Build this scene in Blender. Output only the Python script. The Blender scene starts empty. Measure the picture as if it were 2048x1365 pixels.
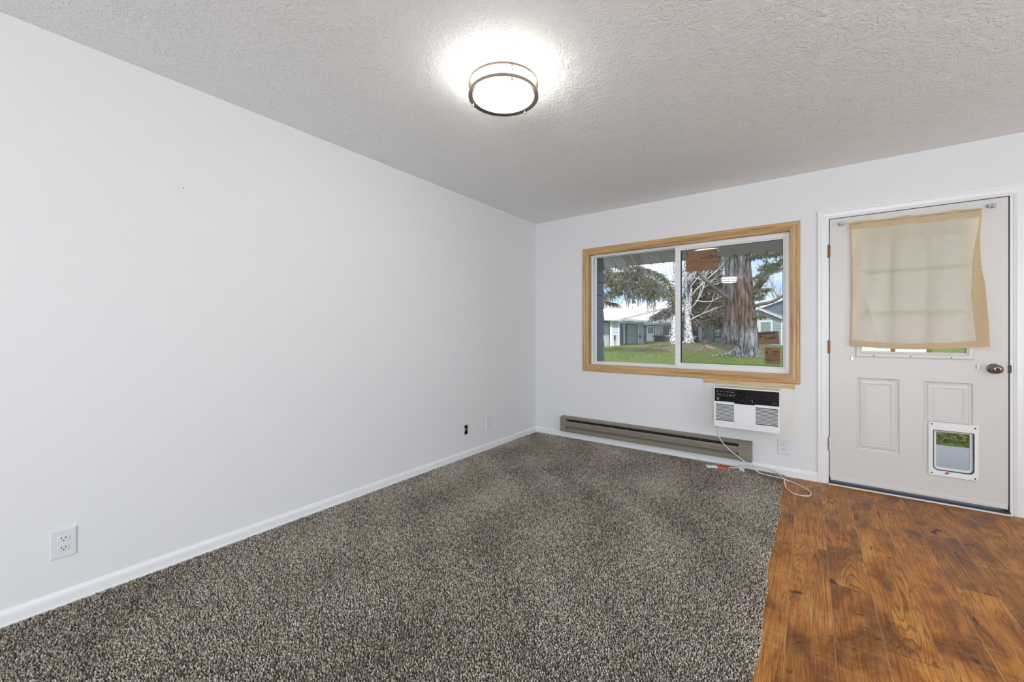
import bpy, math, random
import numpy as np
from mathutils import Vector, Matrix, noise as mnoise

random.seed(7)
S = bpy.context.scene
COL = S.collection
pi = math.pi

# ------------------------------------------------------------------ camera
FPX, HZ, CXP = 805.5, 664.5, 1024.0
CAM = Vector((2.580, -3.982, 1.178))
YAW = math.atan((1616 - CXP) / FPX)
FWD = Vector((-math.sin(YAW), math.cos(YAW), 0))
RGT = Vector((math.cos(YAW), math.sin(YAW), 0))
cd = bpy.data.cameras.new('camera'); cam = bpy.data.objects.new('camera', cd); COL.objects.link(cam)
cam.location = CAM; cam.rotation_euler = (pi / 2, 0, YAW)
cd.sensor_width = 36.0; cd.lens = FPX * 36.0 / 2048.0
cd.shift_y = (HZ - 682.5) / 2048.0
cd.clip_start = 0.05; cd.clip_end = 500
S.camera = cam

# ------------------------------------------------------------------ view, world, lights
vs = S.view_settings
S.display_settings.display_device = 'sRGB'
vs.view_transform = 'Standard'; vs.look = 'None'; vs.gamma = 1.0; vs.use_curve_mapping = False
vs.exposure = 0.24
S.cycles.use_denoising = True
S.cycles.max_bounces = 10; S.cycles.diffuse_bounces = 5; S.cycles.glossy_bounces = 4
S.cycles.transmission_bounces = 6; S.cycles.transparent_max_bounces = 16
S.cycles.sample_clamp_indirect = 6.0
S.cycles.caustics_reflective = False; S.cycles.caustics_refractive = False

W = bpy.data.worlds.new('sky'); S.world = W; W.use_nodes = True
wn, wl = W.node_tree.nodes, W.node_tree.links
wn.clear()
w_out = wn.new('ShaderNodeOutputWorld'); w_bg = wn.new('ShaderNodeBackground')
w_tc = wn.new('ShaderNodeTexCoord'); w_map = wn.new('ShaderNodeMapping')
w_map.inputs['Scale'].default_value = (1.0, 1.0, 2.6); w_map.inputs['Location'].default_value = (0.3, 0.1, 0.0)
w_ns = wn.new('ShaderNodeTexNoise'); w_ns.inputs['Scale'].default_value = 3.2; w_ns.inputs['Detail'].default_value = 7
w_ns.inputs['Roughness'].default_value = 0.55
w_rp = wn.new('ShaderNodeValToRGB'); w_rp.color_ramp.elements[0].position = 0.47; w_rp.color_ramp.elements[1].position = 0.64
w_sep = wn.new('ShaderNodeSeparateXYZ'); w_hr = wn.new('ShaderNodeValToRGB')
w_hr.color_ramp.elements[0].position = 0.0; w_hr.color_ramp.elements[0].color = (0.58, 0.74, 0.98, 1)
w_hr.color_ramp.elements[1].position = 0.30; w_hr.color_ramp.elements[1].color = (0.20, 0.40, 0.88, 1)
w_e = w_hr.color_ramp.elements.new(0.62); w_e.color = (0.80, 0.84, 0.90, 1)
w_mx = wn.new('ShaderNodeMix'); w_mx.data_type = 'RGBA'; w_mx.inputs['B'].default_value = (0.93, 0.95, 1.0, 1)
wl.new(w_tc.outputs['Generated'], w_map.inputs['Vector']); wl.new(w_map.outputs[0], w_ns.inputs['Vector'])
wl.new(w_tc.outputs['Generated'], w_sep.inputs[0]); wl.new(w_sep.outputs['Z'], w_hr.inputs['Fac'])
wl.new(w_ns.outputs['Fac'], w_rp.inputs['Fac']); wl.new(w_rp.outputs['Color'], w_mx.inputs['Factor'])
wl.new(w_hr.outputs['Color'], w_mx.inputs['A']); wl.new(w_mx.outputs['Result'], w_bg.inputs['Color'])
w_bg.inputs['Strength'].default_value = 1.35
wl.new(w_bg.outputs[0], w_out.inputs['Surface'])

def light(name, kind, loc, rot, energy, color=(1, 1, 1), **kw):
    d = bpy.data.lights.new(name, kind); d.energy = energy; d.color = color
    for k, v in kw.items(): setattr(d, k, v)
    o = bpy.data.objects.new(name, d); COL.objects.link(o); o.location = loc; o.rotation_euler = rot
    return o
# hazy sun from behind the house
light('sun', 'SUN', (0, -10, 20), (math.radians(48), 0, math.radians(25)), 3.2, (1.0, 0.97, 0.92), angle=math.radians(6))
# added fill lamps at two invented openings, behind the camera and on the right
light('rear_fill', 'AREA', (3.40, -7.72, 1.15), (math.radians(107), 0, 0), 146, (0.86, 0.945, 1.0), shape='RECTANGLE', size=2.3, size_y=2.0)
light('side_fill', 'AREA', (5.62, -3.3, 1.45), (math.radians(108), 0, math.radians(90)), 44, (0.88, 0.95, 1.0), shape='RECTANGLE', size=2.6, size_y=1.4)

# ------------------------------------------------------------------ helpers
def ray(px, py): return FWD + RGT * ((px - CXP) / FPX) + Vector((0, 0, (HZ - py) / FPX))
def on(px, py, axis, val):
    r = ray(px, py); return CAM + r * ((val - CAM[axis]) / r[axis])
def at(px, py, Y): return on(px, py, 1, Y)

class MB:
    def __init__(s): s.v = []; s.f = []
    def add(s, vs, fs):
        n = len(s.v); s.v += [tuple(v) for v in vs]; s.f += [tuple(i + n for i in f) for f in fs]; return s
    def box(s, x0, x1, y0, y1, z0, z1):
        return s.add([(x0, y0, z0), (x1, y0, z0), (x1, y1, z0), (x0, y1, z0), (x0, y0, z1), (x1, y0, z1), (x1, y1, z1), (x0, y1, z1)],
                     [(3, 2, 1, 0), (4, 5, 6, 7), (0, 1, 5, 4), (1, 2, 6, 5), (2, 3, 7, 6), (3, 0, 4, 7)])
    def obox(s, a, b, w, h, up=(0, 0, 1)):
        a = Vector(a); b = Vector(b); d = (b - a).normalized(); sd = d.cross(Vector(up)).normalized(); u = sd.cross(d)
        P = []
        for q in (a, b):
            for i, j in ((-1, -1), (1, -1), (1, 1), (-1, 1)): P.append(q + sd * (i * w / 2) + u * (j * h / 2))
        return s.add(P, [(3, 2, 1, 0), (4, 5, 6, 7), (0, 1, 5, 4), (1, 2, 6, 5), (2, 3, 7, 6), (3, 0, 4, 7)])
    def tube(s, pts, rad, n=8, caps=True):
        pts = [Vector(p) for p in pts]
        if not hasattr(rad, '__len__'): rad = [rad] * len(pts)
        V = []; F = []; u = None
        for i, p in enumerate(pts):
            t = (pts[min(i + 1, len(pts) - 1)] - pts[max(i - 1, 0)]).normalized()
            if u is None: u = t.orthogonal().normalized()
            else:
                u = u - t * u.dot(t); u = u.normalized() if u.length > 1e-6 else t.orthogonal().normalized()
            w = t.cross(u)
            for k in range(n):
                a = 2 * pi * k / n; V.append(p + (u * math.cos(a) + w * math.sin(a)) * rad[i])
        for i in range(len(pts) - 1):
            for k in range(n): F.append((i * n + k, i * n + (k + 1) % n, (i + 1) * n + (k + 1) % n, (i + 1) * n + k))
        if caps: F += [tuple(range(n - 1, -1, -1)), tuple((len(pts) - 1) * n + k for k in range(n))]
        return s.add(V, F)
    def lathe(s, prof, c, axis='z', n=48, closed=False):
        V = []; F = []; m = len(prof)
        for k in range(n):
            a = 2 * pi * k / n
            for r, h in prof:
                x, y = r * math.cos(a), r * math.sin(a)
                q = (x, y, h) if axis == 'z' else ((x, h, y) if axis == 'y' else (h, x, y))
                V.append((c[0] + q[0], c[1] + q[1], c[2] + q[2]))
        for k in range(n):
            k2 = (k + 1) % n
            for i in range(m if closed else m - 1):
                j = (i + 1) % m; F.append((k * m + i, k2 * m + i, k2 * m + j, k * m + j))
        return s.add(V, F)
    def prism(s, poly, axis, a, b):
        """poly of 2D points, extruded along axis from a to b. axis x: (y,z); y: (x,z); z: (x,y)"""
        def q(p, h): return (h, p[0], p[1]) if axis == 'x' else ((p[0], h, p[1]) if axis == 'y' else (p[0], p[1], h))
        n = len(poly)
        F = [tuple(range(n)), tuple(range(2 * n - 1, n - 1, -1))] + [(i, i + n, (i + 1) % n + n, (i + 1) % n) for i in range(n)]
        return s.add([q(p, a) for p in poly] + [q(p, b) for p in poly], F)
    def holed(s, x0, x1, z0, z1, y0, y1, holes):
        xs = sorted({x0, x1, *[h[0] for h in holes], *[h[1] for h in holes]}); zs = sorted({z0, z1, *[h[2] for h in holes], *[h[3] for h in holes]})
        inh = lambda x, z: any(h[0] < x < h[1] and h[2] < z < h[3] for h in holes)
        for i in range(len(xs) - 1):
            for j in range(len(zs) - 1):
                if inh((xs[i] + xs[i + 1]) / 2, (zs[j] + zs[j + 1]) / 2): continue
                a, b, c, d = xs[i], xs[i + 1], zs[j], zs[j + 1]
                s.add([(a, y0, c), (b, y0, c), (b, y0, d), (a, y0, d)], [(0, 1, 2, 3)]); s.add([(a, y1, c), (b, y1, c), (b, y1, d), (a, y1, d)], [(3, 2, 1, 0)])
        for (a, b, c, d) in list(holes) + [(x0, x1, z0, z1)]:
            s.add([(a, y0, c), (b, y0, c), (b, y0, d), (a, y0, d), (a, y1, c), (b, y1, c), (b, y1, d), (a, y1, d)],
                  [(0, 1, 5, 4), (1, 2, 6, 5), (2, 3, 7, 6), (3, 0, 4, 7)])
        return s
    def frame(s, x0, x1, z0, z1, w, prof):
        """mitred picture frame in the XZ plane; prof is [(inset 0..w, y)] from the outer edge to the inner edge"""
        V = []; m = len(prof)
        for (cx, cz, sx, sz) in ((x0, z0, 1, 1), (x1, z0, -1, 1), (x1, z1, -1, -1), (x0, z1, 1, -1)):
            for ins, y in prof: V.append((cx + sx * ins, y, cz + sz * ins))
        F = []
        for k in range(4):
            k2 = (k + 1) % 4
            for i in range(m - 1): F.append((k * m + i, k2 * m + i, k2 * m + i + 1, k * m + i + 1))
        return s.add(V, F)
    def build(s, name, mat, parent=None, smooth=False, bevel=0.0, seg=2, fix=True):
        me = bpy.data.meshes.new(name); me.from_pydata(s.v, [], s.f); me.update()
        if fix:
            import bmesh
            bm = bmesh.new(); bm.from_mesh(me); bmesh.ops.recalc_face_normals(bm, faces=bm.faces); bm.to_mesh(me); bm.free()
        o = bpy.data.objects.new(name, me); COL.objects.link(o)
        if mat: me.materials.append(mat)
        if smooth: me.shade_smooth() if hasattr(me, 'shade_smooth') else None
        if bevel:
            b = o.modifiers.new('edge', 'BEVEL'); b.width = bevel; b.segments = seg; b.limit_method = 'ANGLE'; b.angle_limit = math.radians(35)
        if parent:
            o.parent = parent
            o.matrix_parent_inverse = Matrix.Translation(-parent.location)
        return o

def empty(name, loc=(0, 0, 0)):
    o = bpy.data.objects.new(name, None); COL.objects.link(o); o.location = loc; o.empty_display_size = 0.05; return o
def tag(o, label=None, cat=None, group=None, kind=None):
    for k, v in (('label', label), ('category', cat), ('group', group), ('kind', kind)):
        if v: o[k] = v
    return o
def thing(name, loc, label, cat, group=None): return tag(empty(name, loc), label, cat, group)
def structure(o): o['kind'] = 'structure'; return o
def copy_tree(o, parent=None):
    c = o.copy(); COL.objects.link(c)
    if parent: c.parent = parent
    for ch in o.children: copy_tree(ch, c)
    return c

# ------------------------------------------------------------------ materials
def mat(name, color=(.8, .8, .8), rough=0.5, metal=0.0, spec=0.5):
    m = bpy.data.materials.new(name); m.use_nodes = True
    b = m.node_tree.nodes['Principled BSDF']
    b.inputs['Base Color'].default_value = (*color, 1); b.inputs['Roughness'].default_value = rough
    b.inputs['Metallic'].default_value = metal; b.inputs['Specular IOR Level'].default_value = spec
    return m
class N:
    """tiny node helper"""
    def __init__(s, m): s.m = m; s.t = m.node_tree; s.b = s.t.nodes['Principled BSDF']
    def n(s, t, **kw):
        x = s.t.nodes.new('ShaderNode' + t)
        for k, v in kw.items():
            if k in x.inputs: x.inputs[k].default_value = v
            else: setattr(x, k, v)
        return x
    def l(s, a, b): s.t.links.new(a, b)
    def coords(s, scale=(1, 1, 1), rot=(0, 0, 0), loc=(0, 0, 0), src='Object'):
        tc = s.n('TexCoord'); mp = s.n('Mapping'); mp.inputs['Scale'].default_value = scale; mp.inputs['Rotation'].default_value = rot; mp.inputs['Location'].default_value = loc
        s.l(tc.outputs[src], mp.inputs['Vector']); return mp.outputs[0]
    def noise(s, vec, scale, detail=3, rough=.5, dist=0.0):
        x = s.n('TexNoise'); x.inputs['Scale'].default_value = scale; x.inputs['Detail'].default_value = detail
        x.inputs['Roughness'].default_value = rough; x.inputs['Distortion'].default_value = dist
        if vec: s.l(vec, x.inputs['Vector'])
        return x.outputs['Fac']
    def ramp(s, fac, stops, interp='LINEAR'):
        x = s.n('ValToRGB'); cr = x.color_ramp; cr.interpolation = interp
        while len(cr.elements) < len(stops): cr.elements.new(0.5)
        for e, (p, c) in zip(cr.elements, stops):
            e.position = p; e.color = (c, c, c, 1) if not hasattr(c, '__len__') else (*c, 1)
        s.l(fac, x.inputs['Fac']); return x.outputs['Color']
    def mix(s, fac, a, b, mode='MIX'):
        x = s.n('Mix'); x.data_type = 'RGBA'; x.blend_type = mode
        for sock, v in (('Factor', fac), ('A', a), ('B', b)):
            i = x.inputs[sock]
            if sock != 'Factor': i = [q for q in x.inputs if q.name == sock and q.type == 'RGBA'][0]
            if hasattr(v, 'links') or hasattr(v, 'is_linked'): s.l(v, i)
            else: i.default_value = v if sock == 'Factor' else ((*v, 1) if len(v) == 3 else v)
        return [q for q in x.outputs if q.type == 'RGBA'][0]
    def math(s, op, a, b=None):
        x = s.n('Math'); x.operation = op
        for i, v in ((0, a), (1, b)):
            if v is None: continue
            if hasattr(v, 'is_linked'): s.l(v, x.inputs[i])
            else: x.inputs[i].default_value = v
        return x.outputs[0]
    def color(s, c): s.l(c, s.b.inputs['Base Color'])
    def bump(s, h, strength=.5, dist=.01):
        x = s.n('Bump'); x.inputs['Strength'].default_value = strength; x.inputs['Distance'].default_value = dist
        s.l(h, x.inputs['Height']); s.l(x.outputs[0], s.b.inputs['Normal'])

M = {}
def m_wall():
    m = mat('wall_paint', (.745, .745, .75), .55, spec=.3); n = N(m); v = n.coords()
    n.bump(n.noise(v, 90, 3, .6), .10, .004); return m
def m_ceiling():
    m = mat('ceiling_paint', (.885, .895, .895), .8, spec=.2); n = N(m); v = n.coords()
    a = n.noise(v, 26, 3, .55, 1.6); b = n.noise(v, 7, 2, .5, .5)
    h = n.math('MULTIPLY', n.ramp(a, [(.46, 0), (.54, 1)]), n.ramp(b, [(.36, .25), (.56, 1)]))
    h2 = n.math('ADD', h, n.math('MULTIPLY', n.noise(v, 110, 2), .25))
    n.bump(h2, .42, .008); return m
M['wall'] = m_wall(); M['ceiling'] = m_ceiling()
M['trim'] = mat('white_trim', (.80, .80, .815), .32)
M['door'] = mat('door_paint', (.645, .628, .60), .38)
M['plate'] = mat('outlet_plastic', (.70, .715, .74), .3)
M['plastic'] = mat('white_plastic', (.80, .81, .82), .3)
M['cream'] = mat('cream_paint', (.74, .727, .69), .5)
M['dark'] = mat('black_recess', (.012, .012, .013), .6)
M['black'] = mat('black_gloss', (.008, .008, .009), .12)
M['rubber'] = mat('black_rubber', (.02, .02, .022), .5)
M['chrome'] = mat('chrome', (.75, .75, .73), .18, 1.0)
M['clip'] = mat('dull_zinc', (.36, .36, .35), .35, 1.0); M['muntin'] = mat('muntin_wood', (.34, .17, .06), .5)
M['bronze'] = mat('antique_bronze', (.30, .25, .18), .3, 1.0)
M['rust'] = mat('brown_hinge', (.24, .10, .045), .4, .6)
M['nickel'] = mat('lamp_metal', (.27, .225, .17), .38, 1.0)
M['vinyl'] = mat('white_vinyl', (.80, .80, .80), .35)
M['heater'] = mat('taupe_enamel', (.235, .205, .155), .38)
M['heater_dark'] = mat('dark_fins', (.03, .028, .026), .5, .4)
M['red'] = mat('red_plastic', (.75, .03, .02), .4)
M['cord'] = mat('cream_cable', (.72, .68, .60), .4)
M['ink'] = mat('dark_ink', (.012, .010, .008), .6)
M['paleink'] = mat('pale_print', (.07, .07, .075), .6)
M['whiteink'] = mat('white_print', (.30, .30, .31), .6)
M['concrete'] = mat('patio_concrete', (.50, .50, .50), .85)

def m_pine(name, axis):
    m = mat(name, (.5, .3, .13), .42); n = N(m)
    sc = {'x': (1.2, 26, 26), 'z': (26, 26, 1.2), 'y': (26, 1.2, 26)}[axis]
    v = n.coords(sc); a = n.noise(v, 1.6, 4, .6, .6); b = n.noise(n.coords(tuple(q * 3 for q in sc)), 2.5, 2, .5)
    c = n.ramp(a, [(.30, (.29, .14, .042)), (.46, (.49, .285, .115)), (.62, (.59, .39, .19)), (.75, (.43, .24, .085))])
    c = n.mix(n.ramp(b, [(.45, 0.0), (.7, .45)]), c, (.36, .19, .075)); n.color(c); n.bump(b, .08, .002); return m
M['pine_x'] = m_pine('pine_along', 'x'); M['pine_z'] = m_pine('pine_upright', 'z')
def m_board():
    m = mat('raw_board', (.6, .42, .22), .6); n = N(m); v = n.coords((2, 10, 18)); a = n.noise(v, 2, 4, .6, 1.0)
    n.color(n.ramp(a, [(.3, (.46, .29, .12)), (.55, (.62, .44, .23)), (.75, (.66, .50, .29))])); return m
M['board'] = m_board()
def m_laminate():
    m = mat('laminate_planks', (.2, .1, .05), .38, spec=.18); n = N(m)
    tc = n.n('TexCoord'); sp = n.n('SeparateXYZ'); n.l(tc.outputs['Object'], sp.inputs[0])
    Wd, Ln = .1505, 1.21
    rx = n.math('DIVIDE', n.math('SUBTRACT', sp.outputs['X'], 2.511 - Wd * 20), Wd); row = n.math('FLOOR', rx); fx = n.math('FRACT', rx)
    wn1 = n.n('TexWhiteNoise'); wn1.noise_dimensions = '1D'; n.l(row, wn1.inputs['W'])
    ry = n.math('ADD', n.math('DIVIDE', sp.outputs['Y'], Ln), n.math('MULTIPLY', wn1.outputs['Value'], 7.3)); col = n.math('FLOOR', ry); fy = n.math('FRACT', ry)
    pid = n.math('ADD', n.math('MULTIPLY', row, 13.37), n.math('MULTIPLY', col, 5.11))
    wn2 = n.n('TexWhiteNoise'); wn2.noise_dimensions = '1D'; n.l(pid, wn2.inputs['W'])
    off = n.n('CombineXYZ'); n.l(n.math('MULTIPLY', wn2.outputs['Value'], 40.0), off.inputs[0]); n.l(n.math('MULTIPLY', pid, .71), off.inputs[1]); n.l(pid, off.inputs[2])
    va = n.n('VectorMath'); va.operation = 'ADD'; n.l(tc.outputs['Object'], va.inputs[0]); n.l(off.outputs[0], va.inputs[1])
    def mp(sc):
        q = n.n('Mapping'); q.inputs['Scale'].default_value = sc; n.l(va.outputs[0], q.inputs[0]); return q.outputs[0]
    # cathedral grain: rings of a slowly bending field
    field = n.noise(mp((8.5, .42, 1)), 1.0, 2, .38, .18)
    rings = n.math('SINE', n.math('MULTIPLY', field, 300.0)); rg = n.ramp(n.math('ADD', n.math('MULTIPLY', rings, .5), .5), [(.0, 0), (.22, .8), (.45, 1)])
    fine = n.noise(mp((150, 5, 1)), 1.0, 4, .65); blotch = n.noise(mp((5.5, 2.8, 1)), 1.0, 5, .62, .9); knot = n.noise(mp((9, 6, 1)), 1.0, 3, .6, 1.8)
    scr = n.noise(mp((9, 46, 1)), 1.0, 2, .5, .4); amt = n.noise(mp((3.2, 1.1, 1)), 1.0, 2)
    base = n.ramp(blotch, [(.27, (.085, .032, .012)), (.39, (.30, .115, .028)), (.51, (.53, .217, .050)), (.63, (.66, .305, .078)), (.76, (.71, .40, .135))])
    c = n.mix(n.math('MULTIPLY', n.math('SUBTRACT', 1.0, rg), n.ramp(amt, [(.38, .12), (.58, .62)])), base, (.085, .032, .013))
    c = n.mix(n.math('MULTIPLY', n.ramp(fine, [(.42, 1), (.56, 0)]), .45), c, (.11, .042, .016))
    c = n.mix(n.math('MULTIPLY', n.ramp(scr, [(.58, 0), (.70, 1)]), .20), c, (.64, .40, .17))
    c = n.mix(n.math('MULTIPLY', n.ramp(knot, [(.29, 1), (.35, 0)]), .85), c, (.03, .016, .010))
    tint = n.ramp(wn2.outputs['Value'], [(0, (.74, .70, .68)), (.5, (1, 1, 1)), (1, (1.0, .94, .84))])
    c = n.mix(1.0, c, tint, 'MULTIPLY')
    ex = n.math('MINIMUM', fx, n.math('SUBTRACT', 1.0, fx)); ey = n.math('MINIMUM', fy, n.math('SUBTRACT', 1.0, fy))
    sx = n.ramp(ex, [(.004, 1), (.010, 0)]); sy = n.ramp(ey, [(.0006, 1), (.0014, 0)])
    c = n.mix(n.math('MULTIPLY', sx, .40), c, (.60, .40, .24)); c = n.mix(n.math('MULTIPLY', sy, .6), c, (.06, .025, .01)); n.color(c)  # long seams mixed lighter: their edge highlight is put into the colour
    seam = n.math('MAXIMUM', sx, sy)
    n.l(n.ramp(blotch, [(.3, .34), (.7, .48)]), n.b.inputs['Roughness'])
    h = n.math('SUBTRACT', n.math('ADD', n.math('MULTIPLY', rg, .35), n.math('MULTIPLY', blotch, .8)), n.math('MULTIPLY', seam, 1.0)); n.bump(h, .22, .0025)
    return m
M['laminate'] = m_laminate()
def m_carpet():
    m = mat('carpet_yarn', (.2, .18, .16), .95, spec=.1); n = N(m)
    at_ = n.n('Attribute'); at_.attribute_name = 'tint'
    c = n.ramp(at_.outputs['Fac'], [(.0, (.092, .075, .058)), (.30, (.27, .228, .182)), (.62, (.48, .418, .345)), (1.0, (.80, .735, .64))])
    n.color(c); return m
M['carpet'] = m_carpet(); M['backing'] = mat('carpet_backing', (.075, .062, .053), .95, spec=.05)
def m_emit(name, col, strength):
    m = mat(name, col, .5); b = m.node_tree.nodes['Principled BSDF']
    b.inputs['Emission Color'].default_value = (*col, 1); b.inputs['Emission Strength'].default_value = strength; return m
M['lamp'] = m_emit('lit_diffuser', (1.0, .965, .90), 16.5)
def m_glass(name, tint=(1, 1, 1), boost=1.0):
    m = bpy.data.materials.new(name); m.use_nodes = True; t = m.node_tree; t.nodes.clear()
    o = t.nodes.new('ShaderNodeOutputMaterial'); mx = t.nodes.new('ShaderNodeMixShader'); tr = t.nodes.new('ShaderNodeBsdfTransparent'); gl = t.nodes.new('ShaderNodeBsdfGlossy'); fr = t.nodes.new('ShaderNodeFresnel')
    mu = t.nodes.new('ShaderNodeMath'); mu.operation = 'MULTIPLY'; mu.inputs[1].default_value = boost
    tr.inputs['Color'].default_value = (*tint, 1); gl.inputs['Roughness'].default_value = 0.0; fr.inputs['IOR'].default_value = 1.5
    t.links.new(fr.outputs[0], mu.inputs[0]); t.links.new(mu.outputs[0], mx.inputs[0]); t.links.new(tr.outputs[0], mx.inputs[1]); t.links.new(gl.outputs[0], mx.inputs[2]); t.links.new(mx.outputs[0], o.inputs[0]); return m
M['glass'] = m_glass('clear_pane'); M['glass_dark'] = m_glass('coated_pane', (.92, .93, .92), 1.25)
M['acrylic'] = m_glass('acrylic_flap', (.86, .88, .88), 1.2)
def m_cloth(name, col, trans, tcol, clear=0.0):
    m = bpy.data.materials.new(name); m.use_nodes = True; t = m.node_tree; t.nodes.clear()
    o = t.nodes.new('ShaderNodeOutputMaterial'); mx = t.nodes.new('ShaderNodeMixShader'); d = t.nodes.new('ShaderNodeBsdfDiffuse'); tl = t.nodes.new('ShaderNodeBsdfTranslucent')
    mx2 = t.nodes.new('ShaderNodeMixShader'); tp = t.nodes.new('ShaderNodeBsdfTransparent'); mx2.inputs[0].default_value = clear
    tc = t.nodes.new('ShaderNodeTexCoord'); mp = t.nodes.new('ShaderNodeMapping'); mp.inputs['Scale'].default_value = (18, 18, 420); ns = t.nodes.new('ShaderNodeTexNoise'); ns.inputs['Scale'].default_value = 1.0; ns.inputs['Detail'].default_value = 2
    rp = t.nodes.new('ShaderNodeValToRGB'); rp.color_ramp.elements[0].position = .35; rp.color_ramp.elements[1].position = .65
    rp.color_ramp.elements[0].color = (*[q * .93 for q in col], 1); rp.color_ramp.elements[1].color = (*[min(1, q * 1.05) for q in col], 1)
    tl.inputs['Color'].default_value = (*tcol, 1); mx.inputs[0].default_value = trans
    L = t.links.new; L(tc.outputs['Object'], mp.inputs[0]); L(mp.outputs[0], ns.inputs['Vector']); L(ns.outputs['Fac'], rp.inputs['Fac']); L(rp.outputs['Color'], d.inputs['Color'])
    L(d.outputs[0], mx.inputs[1]); L(tl.outputs[0], mx.inputs[2]); L(mx.outputs[0], mx2.inputs[1]); L(tp.outputs[0], mx2.inputs[2]); L(mx2.outputs[0], o.inputs[0]); return m
M['linen'] = m_cloth('sheer_linen', (.96, .885, .745), .50, (1.0, .90, .70), .025); M['hem'] = m_cloth('linen_hem', (.62, .475, .30), .12, (.6, .48, .30))
def m_kraft(name, c0, c1):
    m = mat(name, c0, .6); n = N(m); v = n.coords((12, 12, 160)); n.color(n.ramp(n.noise(v, 1, 3, .6, .8), [(.35, c0), (.65, c1)])); return m
M['kraft'] = m_kraft('brown_sticker', (.155, .075, .035), (.27, .145, .07)); M['kraft_plain'] = m_kraft('dark_kraft', (.15, .085, .05), (.19, .115, .07))
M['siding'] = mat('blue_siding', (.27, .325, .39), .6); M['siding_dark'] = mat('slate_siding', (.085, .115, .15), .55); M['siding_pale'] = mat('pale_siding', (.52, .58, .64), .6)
M['ext_white'] = mat('exterior_white', (.74, .75, .76), .6); M['ext_door'] = mat('exterior_door', (.42, .46, .42), .5); M['soffit'] = mat('green_soffit', (.36, .355, .30), .6); M['soffit_brown'] = mat('brown_soffit_panel', (.27, .225, .175), .6)
M['win_dark'] = mat('dark_pane', (.09, .10, .11), .1); M['pane_grey'] = mat('grey_blind_pane', (.23, .27, .29), .4); M['blind'] = mat('window_blind', (.55, .58, .55), .6)
def m_roof():
    m = mat('white_metal_roof', (.88, .89, .9), .5); n = N(m)
    a = n.noise(n.coords((1.4, .12, .12)), 1, 5, .65); b = n.noise(n.coords((1, 1, 1)), 5, 3, .6)
    f = n.math('MULTIPLY', n.ramp(a, [(.50, 0), (.62, 1)]), n.ramp(b, [(.42, 0), (.58, .75)])); n.color(n.mix(f, (.70, .71, .72), (.22, .215, .20))); return m
M['roof'] = m_roof()
def m_lawn():
    m = mat('lawn_grass', (.2, .3, .1), .95, spec=.1); n = N(m); v = n.coords()
    a = n.noise(v, .45, 4, .6, .4); b = n.noise(v, 9, 4, .7); e = n.noise(n.coords((3, 9, 3)), 4, 3, .7)
    g = n.ramp(b, [(.36, (.045, .075, .016)), (.5, (.115, .17, .036)), (.64, (.22, .28, .075))])
    d = n.ramp(e, [(.35, (.09, .068, .048)), (.52, (.19, .148, .105)), (.68, (.31, .265, .205))])
    mv = n.n('VectorMath'); mv.operation = 'DISTANCE'; tc = n.n('TexCoord'); ms = n.n('Mapping'); ms.inputs['Scale'].default_value = (1, 1.5, 0); n.l(tc.outputs['Object'], ms.inputs[0]); n.l(ms.outputs[0], mv.inputs[0]); mv.inputs[1].default_value = (-2.0, 30.0, 0)
    mr = n.n('MapRange'); mr.inputs['From Min'].default_value = 6.5; mr.inputs['From Max'].default_value = 1.0; mr.inputs['To Max'].default_value = .30; n.l(mv.outputs['Value'], mr.inputs['Value'])
    a2 = n.math('ADD', n.math('ADD', n.math('MULTIPLY', a, .6), n.math('MULTIPLY', n.noise(v, 2.6, 4, .7), .4)), mr.outputs[0])
    n.color(n.mix(n.ramp(a2, [(.54, 0), (.66, .95)]), g, d)); n.bump(b, .8, .06); return m
M['lawn'] = m_lawn()
M['blade'] = mat('grass_blades', (.15, .21, .055), .9, spec=.1)
def m_bark(name, grey, red, zs, sc=(13, 13, 1.5)):
    """zs: heights where the weathered grey base turns red-brown and where it turns grey-brown again"""
    m = mat(name, grey, .95, spec=.1); n = N(m)
    a = n.noise(n.coords(sc), 1, 5, .68, .6); b = n.noise(n.coords((1.3, 1.3, .8)), 1, 3, .6)
    tc = n.n('TexCoord'); sp = n.n('SeparateXYZ'); n.l(tc.outputs['Object'], sp.inputs[0])
    zz = n.math('ADD', sp.outputs['Z'], n.math('MULTIPLY', n.math('SUBTRACT', b, .5), 2.2))
    m1 = n.ramp(n.math('DIVIDE', zz, 8.0), [(zs[0] / 8, 0), (zs[1] / 8, 1), (zs[2] / 8, 1), (zs[3] / 8, .25)])
    def tone(c, k): return tuple(min(1, q * k) for q in c)
    g = n.ramp(a, [(.39, tone(grey, .16)), (.47, tone(grey, .8)), (.54, tone(grey, 1.35)), (.63, tone(grey, 2.3))])
    r = n.ramp(a, [(.39, tone(red, .16)), (.47, tone(red, .8)), (.54, tone(red, 1.3)), (.64, tone(red, 2.2))])
    n.color(n.mix(m1, g, r)); n.bump(a, 1.0, .12); return m
M['bark'] = m_bark('furrowed_bark', (.20, .205, .225), (.17, .105, .08), (.9, 1.5, 2.9, 4.0)); M['bark_two'] = m_bark('grey_bark', (.16, .155, .165), (.13, .092, .075), (1.6, 2.2, 2.8, 3.4)); M['bark_dark'] = m_bark('dark_bark', (.11, .10, .105), (.12, .095, .085), (2, 5, 6, 7))
M['limb'] = mat('grey_limb', (.13, .115, .10), .9, spec=.1)
def m_birch():
    m = mat('birch_bark', (.8, .8, .82), .8, spec=.2); n = N(m); a = n.noise(n.coords((9, 9, 16)), 1, 3, .6, .4); b = n.noise(n.coords((4, 4, 1.2)), 1, 3, .6)
    f = n.math('MAXIMUM', n.ramp(a, [(.53, 0), (.57, 1)]), n.ramp(b, [(.58, 0), (.64, 1)])); n.color(n.mix(f, (.72, .72, .76), (.045, .042, .05))); return m
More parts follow.
